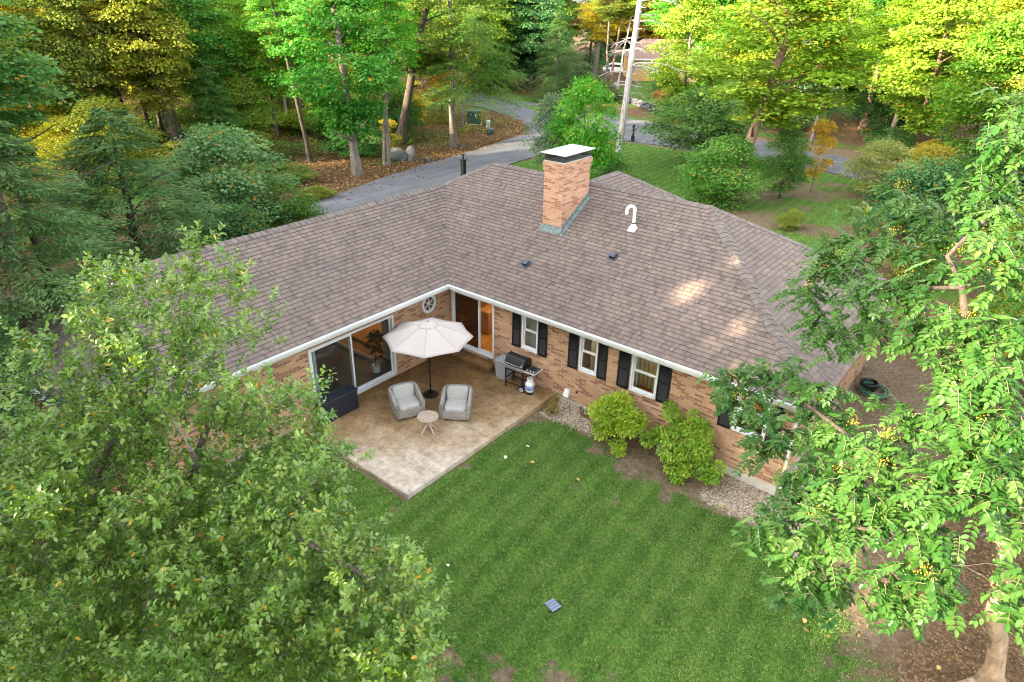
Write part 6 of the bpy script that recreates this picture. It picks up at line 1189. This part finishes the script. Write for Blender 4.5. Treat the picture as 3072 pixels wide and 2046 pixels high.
# right: pinnate leaved tree with a crooked trunk
RT = np.array([ (11.19,-1.23,5.59),(11.75,-1.07,6.25),(12.19,-1.03,6.87),(11.29,-0.53,6.54),(12.40,-1.73,6.22),(13.04,-2.04,6.49),(11.54,0.62,6.89),(12.17,0.02,7.41),(12.88,-0.84,7.41),(13.24,-0.88,8.02),(13.58,-0.99,8.54),(13.49,-0.48,9.41),(13.24,-1.22,7.28),(13.83,-1.86,8.00),(13.59,-2.00,6.98),(14.05,-2.84,7.34),(11.55,-1.49,5.20),(12.01,-1.66,5.05),(12.08,-1.42,5.76),(13.72,-1.34,8.92),(12.90,-1.21,6.83),(14.20,-2.73,7.76),(12.68,-1.69,5.49),(13.50,-2.55,6.25),(13.96,-2.79,6.42),(14.39,-3.08,6.55),(13.94,-3.17,5.87),(14.59,-3.89,6.18),(14.41,-3.71,5.58),(13.96,-3.17,4.76),(14.94,-4.25,5.63),(13.02,-2.19,6.29),(13.40,-2.48,5.83),(14.35,-3.34,6.20),(10.22,-2.18,3.80),(10.80,-1.89,3.97),(10.82,-2.46,3.52),(11.44,-1.93,4.22),(11.94,-2.36,4.07),(11.64,-2.90,3.61),(11.55,-3.41,3.38),(12.26,-2.93,3.67),(12.56,-2.69,3.90),(12.94,-3.16,3.82),(12.77,-3.75,3.56),(12.50,-4.14,3.30),(13.24,-4.16,3.69),(12.51,-4.80,2.93),(12.34,-5.04,2.77),(12.97,-4.93,3.28),(13.05,-5.18,2.80),(13.46,-5.39,2.65),(13.08,-5.38,2.46),(13.42,-4.86,3.28),(13.50,-4.05,3.97),(13.64,-3.71,4.31),(14.04,-4.31,4.02),(14.27,-4.45,4.61),(14.59,-4.29,4.91),(14.96,-4.67,5.20),(14.36,-4.85,3.90),(14.25,-5.15,3.13),(14.48,-5.36,2.98),(14.83,-5.36,3.43),(14.61,-4.85,3.60),(14.8,-4.6,5.0),(15.27,-4.99,4.77),(15.85,-5.1,4.1),(15.79,-5.38,3.55),(12.27,-2.31,4.18),(13.60,-4.49,3.62),(13.78,-4.38,3.79),(13.01,-4.40,3.38),(10.49,-2.39,3.59),(11.74,-0.69,6.41),(11.32,-1.02,6.19),(14.55,-4.81,4.61),(14.59,-4.17,5.31),(13.63,-3.18,4.69),(13.30,-3.29,4.06),(14.71,-4.22,5.74),(14.14,-3.38,5.74) ])
rtree = thing('pinnate_tree', 'pinnate leaved tree with crooked tan trunk and yellow flower clusters at right', 'tree', (0, 0, 0))
tk_ = [(16.24, -2.75, -.45), (16.08, -2.95, .55), (15.96, -3.09, 1.14), (15.76, -3.30, 1.66), (15.70, -3.44, 2.19), (15.56, -3.62, 2.86), (15.36, -3.6, 3.5), (15.0, -3.4, 4.2), (14.6, -3.1, 4.9), (14.2, -2.85, 5.7), (13.92, -2.68, 6.43), (13.75, -2.6, 6.85)]
trd = [.21, .15, .145, .15, .135, .13, .12, .105, .09, .08, .065, .055]
nodes = list(zip(tk_, trd)); ex = [((13.4, -2.3, 7.2), .04), ((13.7, -2.1, 7.8), .035), ((14.3, -3.8, 4.0), .05), ((13.3, -3.5, 4.0), .04), ((12.2, -2.8, 4.0), .03), ((11.2, -2.2, 4.0), .02), ((14.6, -4.6, 3.6), .045), ((13.6, -4.8, 3.4), .03), ((12.7, -1.5, 6.2), .03), ((11.9, -1.0, 6.2), .02), ((15.3, -4.6, 4.6), .04), ((14.4, -3.4, 6.2), .04)]
mb = grow(nodes+ex, RT, .1, .025, 9); mb.tube(tk_[6:], trd[6:], 10)
for chn in ((11, 12, 13), (7, 14, 15, 16, 17), (6, 18, 19), (11, 20, 21), (7, 22), (9, 23)):
    al = nodes+ex; mb.tube([al[i][0] for i in chn], [al[i][1]*(1 if k else .6) for k, i in enumerate(chn)], 8)
mb.build('branch', M['bark_dk'], rtree, sm=True); mb = MB(); mb.tube(tk_[:7], trd[:7], 14); mb.tube([(15.75, -3.0, .0-.35), (16.0, -2.85, -.2), (16.08, -2.95, .3)], [.03, .08, .12], 8); mb.tube([(16.7, -2.75, -.42), (16.4, -2.75, -.2), (16.12, -2.9, .3)], [.03, .08, .12], 8); mb.build('trunk', M['bark_tan'], rtree, sm=True)
rg = np.random.default_rng(31); nc = 27; B = np.repeat(RT, nc, 0); m = len(B); a = rg.uniform(0, 6.283, m); st = B+rg.normal(0, .165, (m, 3))*np.array([1.15, 1.15, .8]); rd = np.stack([np.cos(a), np.sin(a), rg.normal(-.28, .28, m)], -1)
prs = 5; PL, DL, NL, LL, vl = [], [], [], [], []; mb = MB(); cv = np.clip(rg.normal(.42, .17, m), 0, .95)
for i in range(m):
    d = rd[i]/np.linalg.norm(rd[i]); side = np.cross(d, (0, 0, 1.)); side /= np.linalg.norm(side)+1e-9; up = np.cross(side, d); Lr = rg.uniform(.24, .34); sz = rg.uniform(.85, 1.2)
    pts = [st[i]+d*Lr*f-np.array([0, 0, .38*Lr*f*f]) for f in (0, .25, .5, .75, 1)]
    if i % 2 == 0: mb.tube(pts, [.0035, .0035, .003, .0025, .002], 3, False)
    for j in range(prs):
        f = .22+.72*j/(prs-1) if j else .22; q = st[i]+d*Lr*f-np.array([0, 0, .38*Lr*f*f])
        for s in (-1, 1): PL.append(q); DL.append(side*s*.95+d*.42-np.array([0, 0, .22])+rg.normal(0, .10, 3)); NL.append(up+side*s*.18+rg.normal(0, .16, 3)); LL.append(rg.uniform(.10, .15)*sz*(.8 if j == 0 else 1)); vl.append(cv[i])
    PL.append(pts[-1]); DL.append(d-np.array([0, 0, .65])+rg.normal(0, .1, 3)); NL.append(up+rg.normal(0, .15, 3)); LL.append(rg.uniform(.10, .13)*sz); vl.append(cv[i])
PL, DL, NL, LL, vl = map(np.array, (PL, DL, NL, LL, vl)); V, F = leaf_quads(PL, DL, NL, LL, LL*.26, .12)
link('crown', npmesh('crown', V, F, {'v': np.repeat(np.clip(vl+rg.normal(0, .08, len(vl)), 0, .97), 6)}, [M['leaf_ash']]), rtree); mb.build('leaf_stalks', M['bark_tan'], rtree)
M['flower'] = plain('yellow_flower', (.62, .46, .02), .8, var=.3, sc=30)
k = rg.choice(len(RT), 34, replace=False); C = RT[k]+rg.normal(0, .15, (34, 3))+np.array([0, 0, .12]); n = 60; P = np.repeat(C, n, 0)+rg.normal(0, 1, (34*n, 3))*np.array([.075, .075, .05]); V, F = cards(P, rdir(34*n, rg), rdir(34*n, rg), np.full(34*n, .022), np.full(34*n, .009))
link('flowers', npmesh('flowers', V, F, None, [M['flower']]), rtree)

# ------------------------------------------------------------------ shrubs along the wall
def wall_shrub(label, x, y, blobs, col, seed, size=.075, n=520, autumn=(.45, .40, .03)):
    rg = np.random.default_rng(seed); z = gz(x, y); t = thing('shrub', label, 'shrub', (x, y, z))
    Vs, Fs, vs = [], [], []; o = 0; mb = MB()
    for (bx_, by, bz, r) in blobs:
        m = int(n*(r/.3)**2); d = rdir(m, rg); rad = np.clip(rg.normal(.8, .22, m), .1, 1.15); P = np.array([bx_, by, bz])+d*rad[:, None]*r*np.array([1, 1, .75]); P[:, 1] = np.minimum(P[:, 1], -y-.03)
        V, F = leaf_quads(P, d+rg.normal(0, .5, (m, 3)), np.array([0, 0, .9])+d*.5+rg.normal(0, .3, (m, 3)), rg.uniform(.7, 1.3, m)*size, np.full(m, size*.27)); Vs.append(V); Fs.append(F+o); o += len(V); vs.append(np.repeat(np.clip(rg.uniform(.2, .75)+rg.normal(0, .16, m), 0, .97), 6))
        mb.tube([(rg.normal(0, .05), rg.normal(0, .05), -.05), (bx_*.5, by*.5, bz*.4), (bx_, by, bz)], [.016, .012, .005], 5)
    mat = mk_leaf('shrub_leaf', False, col, autumn, .4, .25, .45, .95); link('crown', npmesh('crown', np.vstack(Vs), np.vstack(Fs), {'v': np.concatenate(vs)}, [mat]), t); mb.build('stem', M['bark_dk'], t)
    return t
r = random.Random(3); bl = [(.62*math.cos(q)*s_, .42*math.sin(q)*s_-.05, .78+.48*math.sqrt(max(0, 1-s_*s_))+r.uniform(-.1, .08), r.uniform(.15, .27)) for q, s_ in ((r.uniform(0, 6.28), math.sqrt(r.random())) for _ in range(26))]+[(-.3, -.35, .35, .2), (-.4, -.3, .55, .2), (.30, -.45, .28, .2), (.36, -.48, .12, .16), (.5, -.1, .75, .22), (-.05, -.3, .6, .22)]
wall_shrub('round yellow green shrub with bare lower stems, second from the patio', 7.05, -.72, bl, (.33, .45, .03), 1, .085)
bl = [(-.75, .1, .75, .24), (-.95, -.05, .60, .2), (-.6, .05, .85, .22), (-.5, .22, 1.45, .2), (-.62, .3, 1.6, .16), (-.2, .2, 1.15, .26), (.05, .28, 1.62, .14), (.1, .2, 1.3, .24), (.35, .1, 1.12, .26), (.5, .0, .95, .26), (.62, -.1, .7, .24), (.8, -.2, .45, .22), (.95, -.15, .42, .2), (1.0, .0, .62, .18), (.2, -.1, .8, .26), (-.1, -.2, .7, .24), (.0, -.35, .35, .24), (.15, -.42, .15, .2), (.35, -.3, .38, .2), (-.3, -.1, .95, .24), (-.35, -.15, .5, .2), (.3, .25, 1.45, .18), (.45, .2, 1.25, .2)]
wall_shrub('wide bright green shrub between the two right hand windows of the wall', 8.95, -.72, bl, (.25, .40, .03), 2, .085)
bl = [(0, 0, .32, .17), (.1, -.08, .22, .16), (-.1, -.05, .2, .16), (.05, .05, .45, .13), (.12, .1, .62, .10), (-.05, -.1, .1, .14)]
wall_shrub('little orange yellow shrub at the patio corner by the wall', 4.92, -.78, bl, (.24, .18, .02), 3, .04)
